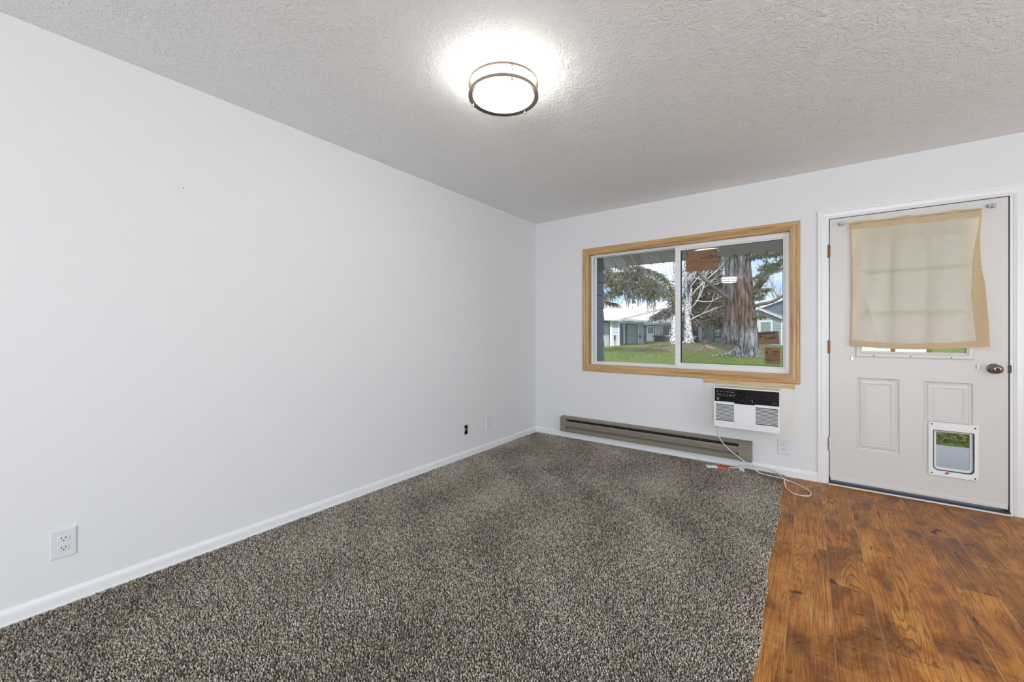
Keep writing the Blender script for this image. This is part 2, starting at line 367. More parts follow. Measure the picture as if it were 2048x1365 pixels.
M['birch'] = m_birch(); M['birch_twig'] = mat('birch_twigs', (.66, .64, .64), .8)
M['bare_twig'] = mat('bare_twigs', (.30, .26, .24), .9)
def m_needles(name, cs):
    m = mat(name, cs[1], .9, spec=.1); n = N(m); a = n.noise(n.coords(), 1.7, 3, .6); b = n.noise(n.coords(), 14, 2, .6)
    c = n.ramp(a, [(.36, cs[0]), (.5, cs[1]), (.64, cs[2])]); n.color(n.mix(n.ramp(b, [(.5, 0), (.7, .5)]), c, cs[3])); return m
M['needles'] = m_needles('spruce_needles', [(.13, .135, .06), (.19, .20, .09), (.28, .27, .17), (.17, .13, .10)])
M['needles_grey'] = m_needles('grey_needles', [(.13, .12, .11), (.20, .175, .16), (.26, .235, .22), (.16, .115, .09)])
M['needles_rust'] = m_needles('rusty_needles', [(.11, .11, .055), (.17, .11, .065), (.16, .17, .08), (.08, .065, .045)])
M['metal_dark'] = mat('dark_metal', (.04, .042, .045), .4, .6); M['wood_grey'] = mat('weathered_wood', (.48, .44, .38), .9); M['stone'] = mat('grey_stone', (.36, .38, .40), .9)

# ------------------------------------------------------------------ room shell
CH = 2.448; XR = 5.6; YB = -7.7; WT = .16
# openings
WO = (.673, 2.475, .819, 2.016); DO = (2.708, 3.630, 0.0, 2.058)
ACO = (1.94, 2.40, .41, .70); OBX = (-1.219, -1.166, .216, .306)
b = MB(); b.holed(-.2, XR + .15, -.02, CH + .15, 0, WT, [WO, (DO[0], DO[1], -.02, DO[3]), ACO])
structure(b.build('wall_back', M['wall']))
b = MB()
for a0, a1, z0, z1 in ((YB, OBX[0], -.02, CH), (OBX[1], 0, -.02, CH), (OBX[0], OBX[1], -.02, OBX[2]), (OBX[0], OBX[1], OBX[3], CH)):
    b.add([(0, a0, z0), (0, a1, z0), (0, a1, z1), (0, a0, z1)], [(0, 1, 2, 3)])
b.add([(-.14, YB, -.02), (-.14, 0, -.02), (-.14, 0, CH), (-.14, YB, CH)], [(3, 2, 1, 0)])
b.add([(0, OBX[0], OBX[2]), (0, OBX[1], OBX[2]), (0, OBX[1], OBX[3]), (0, OBX[0], OBX[3]), (-.012, OBX[0], OBX[2]), (-.012, OBX[1], OBX[2]), (-.012, OBX[1], OBX[3]), (-.012, OBX[0], OBX[3])], [(0, 1, 5, 4), (1, 2, 6, 5), (2, 3, 7, 6), (3, 0, 4, 7)])
structure(b.build('wall_left', M['wall'], fix=False))
b = MB(); b.holed(-.2, XR + .15, -.02, CH + .15, YB - .15, YB, [(2.20, 4.60, 0.06, 2.1)]); structure(b.build('wall_rear', M['wall']))
b = MB(); SW = (-4.65, -1.95, .75, 2.15)
for a0, a1, z0, z1 in ((YB, SW[0], -.02, CH), (SW[1], 0, -.02, CH), (SW[0], SW[1], -.02, SW[2]), (SW[0], SW[1], SW[3], CH)): b.box(XR, XR + .15, a0, a1, z0, z1)
structure(b.build('wall_right', M['wall']))
b = MB(); b.box(-.2, XR + .15, YB - .15, WT, CH, CH + .15); structure(b.build('ceiling', M['ceiling']))
b = MB(); b.box(-.2, XR + .15, YB - .15, WT, -.12, 0); structure(b.build('floor', M['laminate']))
# frames of the two unseen openings, made up to hold the fill lamps
t = structure(empty('fill_opening_rear', (3.40, YB, 1.1)))
MB().frame(2.20, 4.60, .06, 2.1, .06, [(0, YB), (0, YB + .02), (.06, YB + .02), (.06, YB)]).build('window_frame', M['vinyl'], t)
MB().box(3.37, 3.43, YB - .02, YB + .02, .12, 2.04).build('mullion', M['vinyl'], t)
t = structure(empty('fill_opening_side', (XR, -3.3, 1.4)))
q = MB()
for (a0, a1, z0, z1) in ((SW[0], SW[1], SW[2], SW[2] + .06), (SW[0], SW[1], SW[3] - .06, SW[3]), (SW[0], SW[0] + .06, SW[2] + .06, SW[3] - .06), (SW[1] - .06, SW[1], SW[2] + .06, SW[3] - .06)): q.box(XR - .02, XR, a0, a1, z0, z1)
q.build('window_frame', M['vinyl'], t)

# baseboards: moulded profile (out, z)
BBP = [(0, 0), (.017, 0), (.017, .013), (.0125, .0145), (.0125, .043), (.008, .0445), (.008, .0475), (.0115, .049), (.0105, .055), (.0055, .062), (.0035, .069), (0, .070)]
def baseboard(name, axis, a, c):
    q = MB()
    if axis == 'y': q.add([(o, yy, z) for yy in (a, c) for o, z in BBP], [])
    else: q.add([(xx, -o, z) for xx in (a, c) for o, z in BBP], [])
    n = len(BBP); q.f = [(i, i + n, i + 1 + n, i + 1) for i in range(n - 1)] + [tuple(range(n)), tuple(range(2 * n - 1, n - 1, -1))]
    return structure(q.build(name, M['trim']))
baseboard('baseboard_left', 'y', YB, 0); baseboard('baseboard_back', 'x', 0.0, 2.641); baseboard('baseboard_right', 'x', 3.706, XR)

# ------------------------------------------------------------------ carpet
t = thing('carpet', (1.2, -2.2, 0), 'brown grey speckled cut pile carpet ending at the wood planks', 'carpet')
EDGE = lambda y: 2.428 + .006 * math.sin(y * 5.1) + .004 * math.sin(y * 13.7 + 1)
ys = np.linspace(-7.6, -.014, 140); q = MB()
for y in ys: e = EDGE(y) - .004; q.v += [(.014, y, .0035), (e, y, .0035), (e + .002, y, 0.0005)]
q.f = [(3 * i, 3 * i + 1, 3 * i + 4, 3 * i + 3) for i in range(len(ys) - 1)] + [(3 * i + 1, 3 * i + 2, 3 * i + 5, 3 * i + 4) for i in range(len(ys) - 1)]
q.build('backing', M['backing'], t, fix=False)
def pile():
    rg = np.random.default_rng(3); sp = .0063
    xs = np.arange(.016, 2.45, sp); yy = np.arange(-4.55, -.012, sp)
    X, Y = np.meshgrid(xs, yy); X = X.ravel() + rg.uniform(-.003, .003, X.size); Y = Y.ravel() + rg.uniform(-.003, .003, Y.size)
    edge = 2.428 + .006 * np.sin(Y * 5.1) + .004 * np.sin(Y * 13.7 + 1); k = (X < edge) & (X > .0135) & (Y < -.0135); X, Y = X[k], Y[k]; n = X.size
    low = np.sin(X * 5.1 + 1.3 * np.sin(Y * 3.3)) * np.sin(Y * 4.3 + 1.7 * np.sin(X * 2.9 + 1)) + .6 * np.sin(X * 11 + Y * 7 + 2 * np.sin(Y * 5))
    ang = rg.uniform(0, 2 * pi, n); lean = rg.uniform(.0, .0055, n); hh = rg.uniform(.0085, .0150, n) * (1 + .06 * low); rad = rg.uniform(.0022, .0037, n)
    lx = lean * np.cos(ang) + .0016 * low; ly = lean * np.sin(ang) - .0012 * low
    tw = rg.uniform(0, 2 * pi, n); V = np.zeros((n, 7, 3), np.float32)
    for i in range(3):
        a = tw + i * 2 * pi / 3
        V[:, i] = np.stack([X + rad * .8 * np.cos(a), Y + rad * .8 * np.sin(a), np.full(n, .003)], 1)
        V[:, 3 + i] = np.stack([X + lx * .7 + rad * np.cos(a + .7), Y + ly * .7 + rad * np.sin(a + .7), hh * .72], 1)
    V[:, 6] = np.stack([X + lx, Y + ly, hh], 1)
    tri = np.array([[0, 1, 4], [0, 4, 3], [1, 2, 5], [1, 5, 4], [2, 0, 3], [2, 3, 5], [3, 4, 6], [4, 5, 6], [5, 3, 6]], np.int32)
    F = (tri[None] + (np.arange(n, dtype=np.int32) * 7)[:, None, None]).reshape(-1)
    me = bpy.data.meshes.new('pile'); me.vertices.add(n * 7); me.vertices.foreach_set('co', V.reshape(-1)); nt = n * 9
    me.loops.add(nt * 3); me.loops.foreach_set('vertex_index', F); me.polygons.add(nt); me.polygons.foreach_set('loop_start', np.arange(0, nt * 3, 3, dtype=np.int32))
    me.update(calc_edges=True)
    tint = np.clip(rg.beta(1.25, 1.25, n) + .02 + .105 * low, 0, 1).astype(np.float32); at_ = me.attributes.new('tint', 'FLOAT', 'POINT'); at_.data.foreach_set('value', np.repeat(tint, 7))
    me.materials.append(M['carpet']); return me
o = bpy.data.objects.new('pile', pile()); COL.objects.link(o); o.parent = t; o.matrix_parent_inverse = Matrix.Translation(-t.location); o['kind'] = 'stuff'

# ------------------------------------------------------------------ ceiling lights
def ceiling_light(cx, cy, label):
    t = thing('ceiling_light', (cx, cy, CH), label, 'ceiling light', 'flush round ceiling lights')
    q = MB(); q.lathe([(.05, CH - .001), (.155, CH - .001), (.155, CH - .100), (.150, CH - .105)] + [(.150 * math.cos(a), CH - .105 - .018 * math.sin(a)) for a in np.linspace(.1, pi / 2, 8)], (cx, cy, 0), n=64)
    q.build('diffuser', M['lamp'], t, smooth=True)
    q = MB(); q.lathe([(.158, CH - .046), (.172, CH - .046), (.172, CH - .058), (.158, CH - .058)], (cx, cy, 0), n=72, closed=True); q.build('upper_ring', M['nickel'], t)
    q = MB(); q.lathe([(.156, CH - .098), (.1715, CH - .098), (.1725, CH - .113), (.1705, CH - .1135), (.151, CH - .108), (.150, CH - .104), (.156, CH - .104)], (cx, cy, 0), n=72, closed=True); q.build('lower_ring', M['nickel'], t)
    for px, py in ((1023, 157), (945, 208), (1051, 224)):
        p = on(px, py, 2, CH - .112); a = math.atan2(p.y + 2.404, p.x - 1.368); x, y = cx + .166 * math.cos(a), cy + .166 * math.sin(a)
        q = MB(); q.tube([(x, y, CH - .001), (x, y, CH - .117)], .0035, 10); q.lathe([(.0, -.007), (.005, -.006), (.0065, -.002), (.006, .002), (.003, .004)], (x, y, CH - .117), n=12); q.build('post', M['chrome'], t, smooth=False)
    return t
REFL = on(1458, 561, 2, CH - .062)
ceiling_light(1.368, -2.404, 'round flush ceiling light with two metal rings, lit on the white ceiling')
ceiling_light(REFL.x, .13 - REFL.y, 'second round ceiling light, seen only as a reflection in the window glass')

# two nails left in the left wall
for (px, py), lb in (((366, 377), 'tiny nail high on the left wall, nearer the camera'), ((1025, 515), 'tiny nail in the left wall near the back corner')):
    p = on(px, py, 0, 0); o = MB().lathe([(0, .012), (.0028, .011), (.0028, .009), (.0012, .009), (.0012, -.003)], p, 'x', 10).build('nail', M['bronze']); tag(o, lb, 'nail', 'nails in the left wall')
# ------------------------------------------------------------------ electrical fittings
def outlet(c, normal, label, w=.079, h=.123):
    """c: centre on the wall, normal 'x' for the left wall, 'y' for the back wall"""
    def T(u, v, d): return (d, c[1] + u, c[2] + v) if normal == 'x' else (c[0] + u, -d, c[2] + v)
    t = thing('wall_outlet', c, label, 'outlet', 'white duplex outlets')
    def ringed(loops, mt, nm, cap=True):
        q = MB(); n = len(loops[0])
        for L in loops: q.v += [T(*p) for p in L]
        for i in range(len(loops) - 1):
            for k in range(n): q.f.append((i * n + k, i * n + (k + 1) % n, (i + 1) * n + (k + 1) % n, (i + 1) * n + k))
        if cap: q.f.append(tuple((len(loops) - 1) * n + k for k in range(n)))
        return q.build(nm, mt, t)
    rect = lambda a, b_, d: [(-a, -b_, d), (a, -b_, d), (a, b_, d), (-a, b_, d)]
    ringed([rect(w / 2, h / 2, 0), rect(w / 2, h / 2, .003), rect(w / 2 - .004, h / 2 - .004, .0065)], M['plate'], 'cover_plate')
    for s in (.0195, -.0195):
        lob = []
        for k in range(24):
            a = 2 * pi * k / 24; lob.append((max(-.0172, min(.0172, .0195 * math.cos(a))), s + max(-.0135, min(.0135, .0155 * math.sin(a)))))
        r = ringed([[(u, v, .004) for u, v in lob], [(u, v, .0078) for u, v in lob], [(u * .94, s + (v - s) * .94, .0088) for u, v in lob]], M['plate'], 'socket')
        q = MB()
        for u in (-.0062, .0062):
            p = [(u - .0012, s + .000, .0089), (u + .0012, s + .000, .0089), (u + .0012, s + .0085, .0089), (u - .0012, s + .0085, .0089)]
            p2 = [(a_, b_, d_ + .0003) for a_, b_, d_ in p]; q.add([T(*x) for x in p + p2], [(0, 1, 2, 3), (4, 5, 6, 7), (0, 1, 5, 4), (1, 2, 6, 5), (2, 3, 7, 6), (3, 0, 4, 7)])
        g = [(.0026 * math.cos(2 * pi * k / 10), s - .0068 + .0026 * math.sin(2 * pi * k / 10)) for k in range(10)]
        q.add([T(u, v, .0092) for u, v in g], [tuple(range(10))]); q.build('slot', M['dark'], r, fix=False)
    q = MB(); q.add([T(.003 * math.cos(2 * pi * k / 10), .003 * math.sin(2 * pi * k / 10), .0072) for k in range(10)] + [T(.003 * math.cos(2 * pi * k / 10), .003 * math.sin(2 * pi * k / 10), .006) for k in range(10)], [tuple(range(10))] + [(k, (k + 1) % 10, 10 + (k + 1) % 10, 10 + k) for k in range(10)]); q.build('screw', M['plate'], t)
    return t
outlet((0, -3.729, .271), 'x', 'large white duplex outlet low on the left wall, nearest the camera')
outlet((0, -.869, .274), 'x', 'white duplex outlet on the left wall near the room corner')
outlet((2.417, 0, .236), 'y', 'white duplex outlet on the back wall under the air conditioner')
# open junction box in the left wall
t = thing('junction_box', (0, -1.19, .216), 'open black junction box with a wire in the left wall', 'junction box')
b = MB(); y0, y1, z0, z1 = OBX
X0, X1 = -.075, -.012
b.add([(X1, y0, z0), (X1, y1, z0), (X1, y1, z1), (X1, y0, z1), (X0, y0, z0), (X0, y1, z0), (X0, y1, z1), (X0, y0, z1)], [(4, 5, 6, 7), (0, 1, 5, 4), (1, 2, 6, 5), (2, 3, 7, 6), (3, 0, 4, 7)]); b.build('box', M['dark'], t, fix=False)
MB().tube([(-.07, -1.20, .295), (-.04, -1.195, .285), (-.02, -1.185, .26), (-.03, -1.19, .235), (-.06, -1.20, .225)], .004, 8).build('wire', M['cord'], t, smooth=True)
b = MB(); b.box(-.0135, -.004, y1 - .012, y1 - .001, z0 + .004, z1 - .02); b.box(-.0135, -.004, y0 + .004, y1 - .004, z0 + .001, z0 + .010); b.build('ear', M['chrome'], t)

# ------------------------------------------------------------------ baseboard heater
t = thing('baseboard_heater', (1.28, 0, .08), 'long taupe electric baseboard heater on the back wall under the window', 'heater')
HX0, HX1 = .366, 2.199
def xprof(poly, x0, x1, name, mt, par, bev=0): return MB().prism(poly, 'x', x0, x1).build(name, mt, par, bevel=bev)
xprof([(-.001, .082), (-.012, .082), (-.012, .236), (-.001, .236)], HX0 + .002, HX1 - .002, 'back_plate', M['heater'], t)
xprof([(-.001, .247), (-.001, .240), (-.062, .232), (-.062, .226), (-.067, .224), (-.068, .238)], HX0, HX1, 'hood', M['heater'], t)
CW = .074; CR = .098
fp = [(-.055, .138), (-.064, .140), (-.068, .148), (-.068, .158), (-.064, .160), (-.064, .163), (-.068, .165), (-.068, .176), (-.064, .178), (-.064, .182), (-.066, .184), (-.063, .196), (-.055, .198), (-.055, .194), (-.060, .192), (-.060, .144), (-.055, .142)]
xprof(fp, HX0 + CW, HX1 - CR, 'front_panel', M['heater'], t)
xprof([(-.012, .081), (-.060, .081), (-.062, .092), (-.057, .092), (-.024, .136), (-.012, .136)], HX0 + CW, HX1 - CR, 'lower_lip', M['heater'], t)
for a, c in ((HX0, HX0 + CW), (HX1 - CR, HX1)):
    xprof([(-.002, .080), (-.064, .080), (-.070, .088), (-.070, .118), (-.067, .121), (-.070, .124), (-.070, .176), (-.067, .179), (-.070, .182), (-.070, .218), (-.062, .226), (-.002, .238)], a, c, 'end_cap', M['heater'], t, .0015)
b = MB()
for k in range(150):
    x = HX0 + CW + .01 + k * (HX1 - HX0 - 2 * CW - .02) / 149; b.box(x - .0012, x + .0012, -.052, -.014, .142, .185)
f = b.build('heating_fins', M['heater_dark'], t); f['kind'] = 'stuff'
xprof([(-.0125, .10), (-.0135, .10), (-.0135, .225), (-.0125, .225)], HX0 + CW, HX1 - CR, 'liner', M['dark'], t)
for k in range(1, 10):
    x = HX0 + CW + k * (HX1 - HX0 - 2 * CW) / 10; MB().box(x - .001, x + .001, -.032, -.014, .196, .229).build('bracket', M['heater'], t)

# ------------------------------------------------------------------ window
t = structure(empty('window_1', (1.57, 0, 1.4)))
CS = (.609, 2.530, .757, 2.075); cw = .064
prof = [(0, 0), (0, -.010), (.004, -.015), (.020, -.016), (.030, -.0125), (.050, -.014), (.058, -.011), (.064, -.010), (.064, 0)]
# four casing boards, mitred
fr = MB().frame(*CS, cw, prof); m_ = len(prof)
for k, nm in enumerate(('bottom', 'right', 'top', 'left')):
    k2 = (k + 1) % 4; vs_ = fr.v[k * m_:(k + 1) * m_] + fr.v[k2 * m_:(k2 + 1) * m_]
    q = MB(); q.add(vs_, [(i, i + m_, i + 1 + m_, i + 1) for i in range(m_ - 1)] + [tuple(range(m_)), tuple(range(2 * m_ - 1, m_ - 1, -1))])
    q.build('casing_board', M['pine_x'] if k % 2 == 0 else M['pine_z'], t)
jx0, jx1, jz0, jz1 = WO; JD = .075
MB().box(jx0, jx1, -.006, JD, jz0 - .001, jz0 + .012).build('jamb', M['pine_x'], t); MB().box(jx0, jx1, -.006, JD, jz1 - .012, jz1 + .001).build('jamb', M['pine_x'], t)
MB().box(jx0 - .001, jx0 + .012, -.006, JD, jz0 + .012, jz1 - .012).build('jamb', M['pine_z'], t); MB().box(jx1 - .012, jx1 + .001, -.006, JD, jz0 + .012, jz1 - .012).build('jamb', M['pine_z'], t)
ix0, ix1, iz0, iz1 = jx0 + .012, jx1 - .012, jz0 + .012, jz1 - .012
MB().frame(ix0, ix1, iz0, iz1, .018, [(0, .135), (0, .050), (.008, .050), (.010, .058), (.018, .060), (.018, .135)]).build('window_frame', M['vinyl'], t)
XM = 1.556
# fixed pane on the left, sliding sash on the right (nearer the room)
MB().frame(ix0 + .026, XM + .03, iz0 + .010, iz1 - .002, .020, [(0, .105), (0, .088), (.012, .086), (.020, .092), (.020, .105)]).build('fixed_frame', M['vinyl'], t)
MB().frame(XM, ix1 - .004, iz0 + .008, iz1 - .004, .047, [(0, .085), (0, .046), (.030, .045), (.034, .050), (.047, .056), (.047, .085)]).build('sash', M['vinyl'], t, bevel=.001)
MB().frame(XM + .047, ix1 - .051, iz0 + .055, iz1 - .051, .003, [(0, .057), (0, .0655), (.003, .0655)]).build('gasket_and_shade', M['rubber'], t)
MB().box(XM + .047, XM + .058, .060, .0655, iz0 + .055, iz1 - .051).build('gasket_and_shade', M['rubber'], t)  # dark strip beside the pane, standing in for the deep sash shadow
MB().box(ix0 + .046, ix0 + .050, .091, .0945, iz0 + .030, iz1 - .022).build('gasket_and_shade', M['rubber'], t)
MB().box(ix0 + .03, XM + .02, .095, .099, iz0 + .02, iz1 - .012).build('pane', M['glass'], t)
MB().box(XM + .044, ix1 - .048, .066, .070, iz0 + .052, iz1 - .048).build('pane', M['glass_dark'], t)
MB().box(XM + .006, XM + .014, .040, .047, 1.38, 1.46).build('sash_latch', M['vinyl'], t)
# stickers on the inner face of the sliding pane
SY = .0655
def sticker(x0, x1, z0, z1, tilt, mt, label):
    t = thing('window_sticker', ((x0 + x1) / 2, SY, (z0 + z1) / 2), label, 'sticker')
    cx, cz = (x0 + x1) / 2, (z0 + z1) / 2; ca, sa = math.cos(tilt), math.sin(tilt)
    def P(u, v, d): return (cx + u * ca - v * sa, SY - d, cz + u * sa + v * ca)
    w, h = (x1 - x0) / 2, (z1 - z0) / 2
    def rect(q, u0, u1, v0, v1, d, th=.0003):
        q.add([P(u0, v0, d), P(u1, v0, d), P(u1, v1, d), P(u0, v1, d), P(u0, v0, d + th), P(u1, v0, d + th), P(u1, v1, d + th), P(u0, v1, d + th)], [(3, 2, 1, 0), (4, 5, 6, 7), (0, 1, 5, 4), (1, 2, 6, 5), (2, 3, 7, 6), (3, 0, 4, 7)])
    def poly(q, pts, d): q.add([P(u, v, d) for u, v in pts], [tuple(range(len(pts)))])
    q = MB(); rect(q, -w, w, -h, h, 0, .0012); q.build('backing', mt, t)
    return t, rect, poly, w, h
t, rect, poly, w, h = sticker(1.649, 1.922, 1.745, 1.936, .0, M['kraft'], 'large brown sticker at the top of the right window pane')
q = MB()
for u0, s_ in ((-.005, .014), (.030, .020), (.066, .027), (.103, .027)):
    v0 = .015
    for (a, b_, c, d) in ((u0, u0 + s_, v0, v0 + .004), (u0, u0 + s_, v0 + s_ - .004, v0 + s_), (u0, u0 + .004, v0, v0 + s_), (u0 + s_ - .004, u0 + s_, v0, v0 + s_)): rect(q, a, b_, c, d, .0012)
rect(q, .088, .096, .010, .018, .0012); rect(q, .076, .086, .034, .038, .0012)
for u, v in ((-.125, .080), (-.118, .066), (.105, .078), (.122, .085), (.116, .068)): rect(q, u - .004, u + .004, v - .004, v + .004, .0012)
q.build('printing', M['ink'], t)
t, rect, poly, w, h = sticker(2.236, 2.385, 1.074, 1.182, .06, M['kraft_plain'], 'brown sticker with a country map in the right window pane')
q = MB(); rect(q, -w + .004, w - .024, h - .024, h - .007, .0012); rect(q, -w + .007, -w + .028, .004, .022, .0012)
mp_ = [(-.036, .016), (-.031, .018), (-.024, .006), (-.012, -.002), (.004, -.004), (.010, .004), (.022, .005), (.034, .004), (.046, .010), (.050, .012), (.048, .004), (.044, .000), (.049, -.012), (.045, -.013), (.040, -.006), (.028, -.006), (.018, -.009), (.012, -.014), (.008, -.008), (-.008, -.009), (-.022, -.004), (-.030, .004)]
poly(q, mp_, .0013); q.build('printing', M['ink'], t, fix=False)
q = MB()
for k in range(9): rect(q, -w + .010 + k * .0125, -w + .018 + k * .0125, h - .018, h - .013, .0016)
for v, l in ((-.012, .030), (-.026, .050), (-.036, .085)): rect(q, -w + .008, -w + .008 + l, v, v + .002, .0012)
q.build('small_print', M['kraft'], t)
t, rect, poly, w, h = sticker(2.283, 2.393, .906, 1.048, .0, M['kraft'], 'brown sticker with a house emblem low in the right window pane')
q = MB(); poly(q, [(-.049, .012), (-.049, .030), (-.040, .040), (-.031, .030), (-.031, .012), (-.036, .012), (-.036, .024), (-.044, .024), (-.044, .012)], .0013)
rect(q, -.050, -.008, .052, .055, .0012); rect(q, .000, .044, .034, .039, .0012)
rng = random.Random(4)
for v in (.028, .018, .008, -.004, -.020, -.036, -.044):
    u = -.048 if v < .005 else -.012
    while u < .040:
        l = rng.uniform(.006, .016); rect(q, u, min(u + l, .046), v, v + rng.uniform(.002, .006), .0012); u += l + rng.uniform(.004, .012)
rect(q, -.050, .046, .000, .0018, .0012); rect(q, -.050, .046, -.026, -.0242, .0012); q.build('printing', M['ink'], t, fix=False)

# ------------------------------------------------------------------ air conditioner and its surround
t = thing('surround_panel', (2.16, 0, .29), 'cream painted panel on the wall around the air conditioner', 'panel')
b = MB(); b.holed(1.824, 2.495, .290, .728, -.012, -.0005, [(1.945, 2.398, .40, .700)]); b.build('panel_board', M['cream'], t, bevel=.0015)
b = MB()
pts = [(1.822, .7575), (1.822, .722), (1.86, .720), (1.875, .7235), (1.93, .721), (2.1, .7195), (2.3, .7185), (2.41, .717), (2.44, .7205), (2.47, .716), (2.488, .717), (2.495, .7275), (2.495, .7575)]
b.prism(pts, 'y', -.022, -.0005); o = b.build('ledge_board', M['board'], bevel=.002); tag(o, 'raw pine board under the window casing, above the air conditioner', 'board')
AX0, AX1, AZ0, AZ1, AY = 1.934, 2.404, .379, .714, -.195
t = thing('air_conditioner', (2.17, AY / 2, AZ0), 'white window air conditioner with black control strip under the window', 'air conditioner')
MB().box(AX0 + .012, AX1 - .012, -.15, .30, AZ0 + .012, AZ1 - .008).build('body', M['cream'], t, bevel=.004)
# front fascia with openings for two grilles
G1 = (AX0 + .014, AX0 + .150, AZ0 + .052, AZ0 + .190); G2 = (AX1 - .166, AX1 - .014, AZ0 + .052, AZ0 + .190)
b = MB(); b.holed(AX0, AX1, AZ0, AZ1, AY, -.14, [G1, G2]); b.build('fascia', M['plastic'], t, bevel=.003)
for g in (G1, G2):
    q = MB(); n = 13
    for k in range(1, n):
        z = g[2] + k * (g[3] - g[2]) / n; q.prism([(AY + .001, z - .0022), (AY + .009, z + .0002), (AY + .009, z + .0028), (AY + .001, z + .0018)], 'x', g[0], g[1])
    r = q.build('grille', M['plastic'], t); MB().box(g[0], g[1], AY + .012, AY + .014, g[2], g[3]).build('grille_back', M['dark'], r)  # black sheet behind the slats imitates the shade inside the slots
MB().box(G1[1] + .008, G2[0] - .008, AY - .004, AY + .001, AZ0 + .03, AZ0 + .200).build('centre_panel', M['plastic'], t, bevel=.002)
b = MB(); b.prism([(AX0 + .006, AZ0 + .214), (G1[1] + .002, AZ0 + .214), (G1[1] + .006, AZ0 + .204), (G2[0] - .006, AZ0 + .204), (G2[0] - .002, AZ0 + .212), (AX1 - .006, AZ0 + .212), (AX1 - .006, AZ1 - .010), (AX0 + .006, AZ1 - .010)], 'y', AY - .003, AY + .004)
cp = b.build('control_panel', M['black'], t, bevel=.001)
q = MB(); q2 = MB(); yy0 = AY - .0034; yy1 = AY - .0029
rng = random.Random(9)
zt = AZ1 - .028
for r_ in range(5):
    x = AX0 + .020
    while x < AX0 + .155:
        l = rng.uniform(.006, .022); (q2 if r_ in (1, 3) else q).box(x, x + l, yy0, yy1, zt - r_ * .0125, zt - r_ * .0125 + rng.uniform(.002, .006)); x += l + rng.uniform(.004, .014)
for r_ in range(4):
    x = AX0 + .235
    while x < AX1 - .030:
        l = rng.uniform(.012, .040); q.box(x, x + l, yy0, yy1, zt - .006 - r_ * .015, zt - .006 - r_ * .015 + .0012); x += l + rng.uniform(.006, .02)
for k in range(5): q.box(AX0 + .165 + k * .026, AX0 + .174 + k * .026, yy0, yy1, AZ0 + .238 - (k % 2) * .012, AZ0 + .242 - (k % 2) * .012)
for i in (0, 1):
    for j in (0, 1): q2.box(AX0 + .022 + i * .010, AX0 + .030 + i * .010, yy0, yy1, AZ0 + .226 + j * .010, AZ0 + .234 + j * .010)
q2.box(AX1 - .19, AX1 - .184, yy0, yy1, AZ0 + .226, AZ0 + .230); q2.box(AX1 - .19, AX1 - .184, yy0, yy1, AZ0 + .238, AZ0 + .244)
for (a, b_, c, d) in ((AX1 - .048, AX1 - .024, .222, .2235), (AX1 - .048, AX1 - .024, .244, .2455), (AX1 - .048, AX1 - .0465, .222, .2455), (AX1 - .0255, AX1 - .024, .222, .2455), (AX1 - .044, AX1 - .030, .228, .231), (AX1 - .044, AX1 - .034, .235, .239)): q.box(a, b_, yy0, yy1, AZ0 + c, AZ0 + d)
q.build('dim_printing', M['paleink'], cp); q2.build('bright_printing', M['whiteink'], cp)
# power cord: down from the unit, across the floor, looped on the planks, back to the plug on the carpet
def cord_pts():
    P = [Vector((1.950, -.17, .385)), on(1434, 858, 1, -.155), on(1438, 874, 1, -.125), on(1450, 891, 1, -.105), on(1475, 913, 1, -.100), on(1497, 929, 1, -.105)]
    P += [on(px, py, 2, .022) for px, py in ((1515, 944), (1540, 952), (1564, 957.5))]
    P += [on(px, py, 2, .008) for px, py in ((1582, 964), (1600, 972), (1615, 980), (1621.5, 987), (1617, 992.5), (1605, 992), (1590, 988.5), (1577, 981), (1570, 971))]
    P += [on(1568.5, 961, 2, .030), on(1560, 951, 2, .034)] + [on(px, py, 1, -.045) for px, py in ((1545, 942.5), (1528, 938), (1511, 935.5))] + [on(px, py, 1, -.10) for px, py in ((1490, 936), (1470, 936.2), (1456, 936.4))]
    return P
cu = bpy.data.curves.new('power_cord', 'CURVE'); cu.dimensions = '3D'; cu.bevel_depth = .0042; cu.bevel_resolution = 3; cu.resolution_u = 8
sp_ = cu.splines.new('BEZIER'); P = cord_pts(); sp_.bezier_points.add(len(P) - 1)
for bp, p in zip(sp_.bezier_points, P): bp.co = p; bp.handle_left_type = bp.handle_right_type = 'AUTO'
cu.materials.append(M['cord']); tmp = bpy.data.objects.new('tmp', cu); COL.objects.link(tmp)
dg = bpy.context.evaluated_depsgraph_get(); me = bpy.data.meshes.new_from_object(tmp.evaluated_get(dg)); me.name = 'power_cord'; bpy.data.objects.remove(tmp)
me.shade_smooth(); cord = bpy.data.objects.new('power_cord', me); COL.objects.link(cord); cord.parent = t; cord.matrix_parent_inverse = Matrix.Translation(-t.location)
e = P[-1]; e2 = on(1434, 935.5, 1, -.135); e3 = on(1412, 934.5, 1, -.17)
d = (e2 - e).normalized()
MB().tube([e - d * .004, e, e + (e2 - e) * .3, e + (e2 - e) * .7, e2 - d * .004], [.006, .013, .017, .015, .010], 12).build('red_cap', M['red'], cord, smooth=True)['label'] = 'red cap on the plug'
q = MB(); q.tube([e2 - d * .010, e2, e2 + d * .012, e2 + (e3 - e2) * .45], [.008, .012, .017, .018], 10); q.obox(e2 + (e3 - e2) * .35, e3, .042, .030)
q.build('plug', M['plastic'], cord, bevel=.002)
q = MB(); dd = (e3 - e2).normalized(); sd = dd.cross(Vector((0, 0, 1))).normalized()
for k in (-1, 1): q.obox(e3 + sd * k * .006, e3 + sd * k * .006 + dd * .017, .0015, .006)
q.build('prong', M['chrome'], cord)
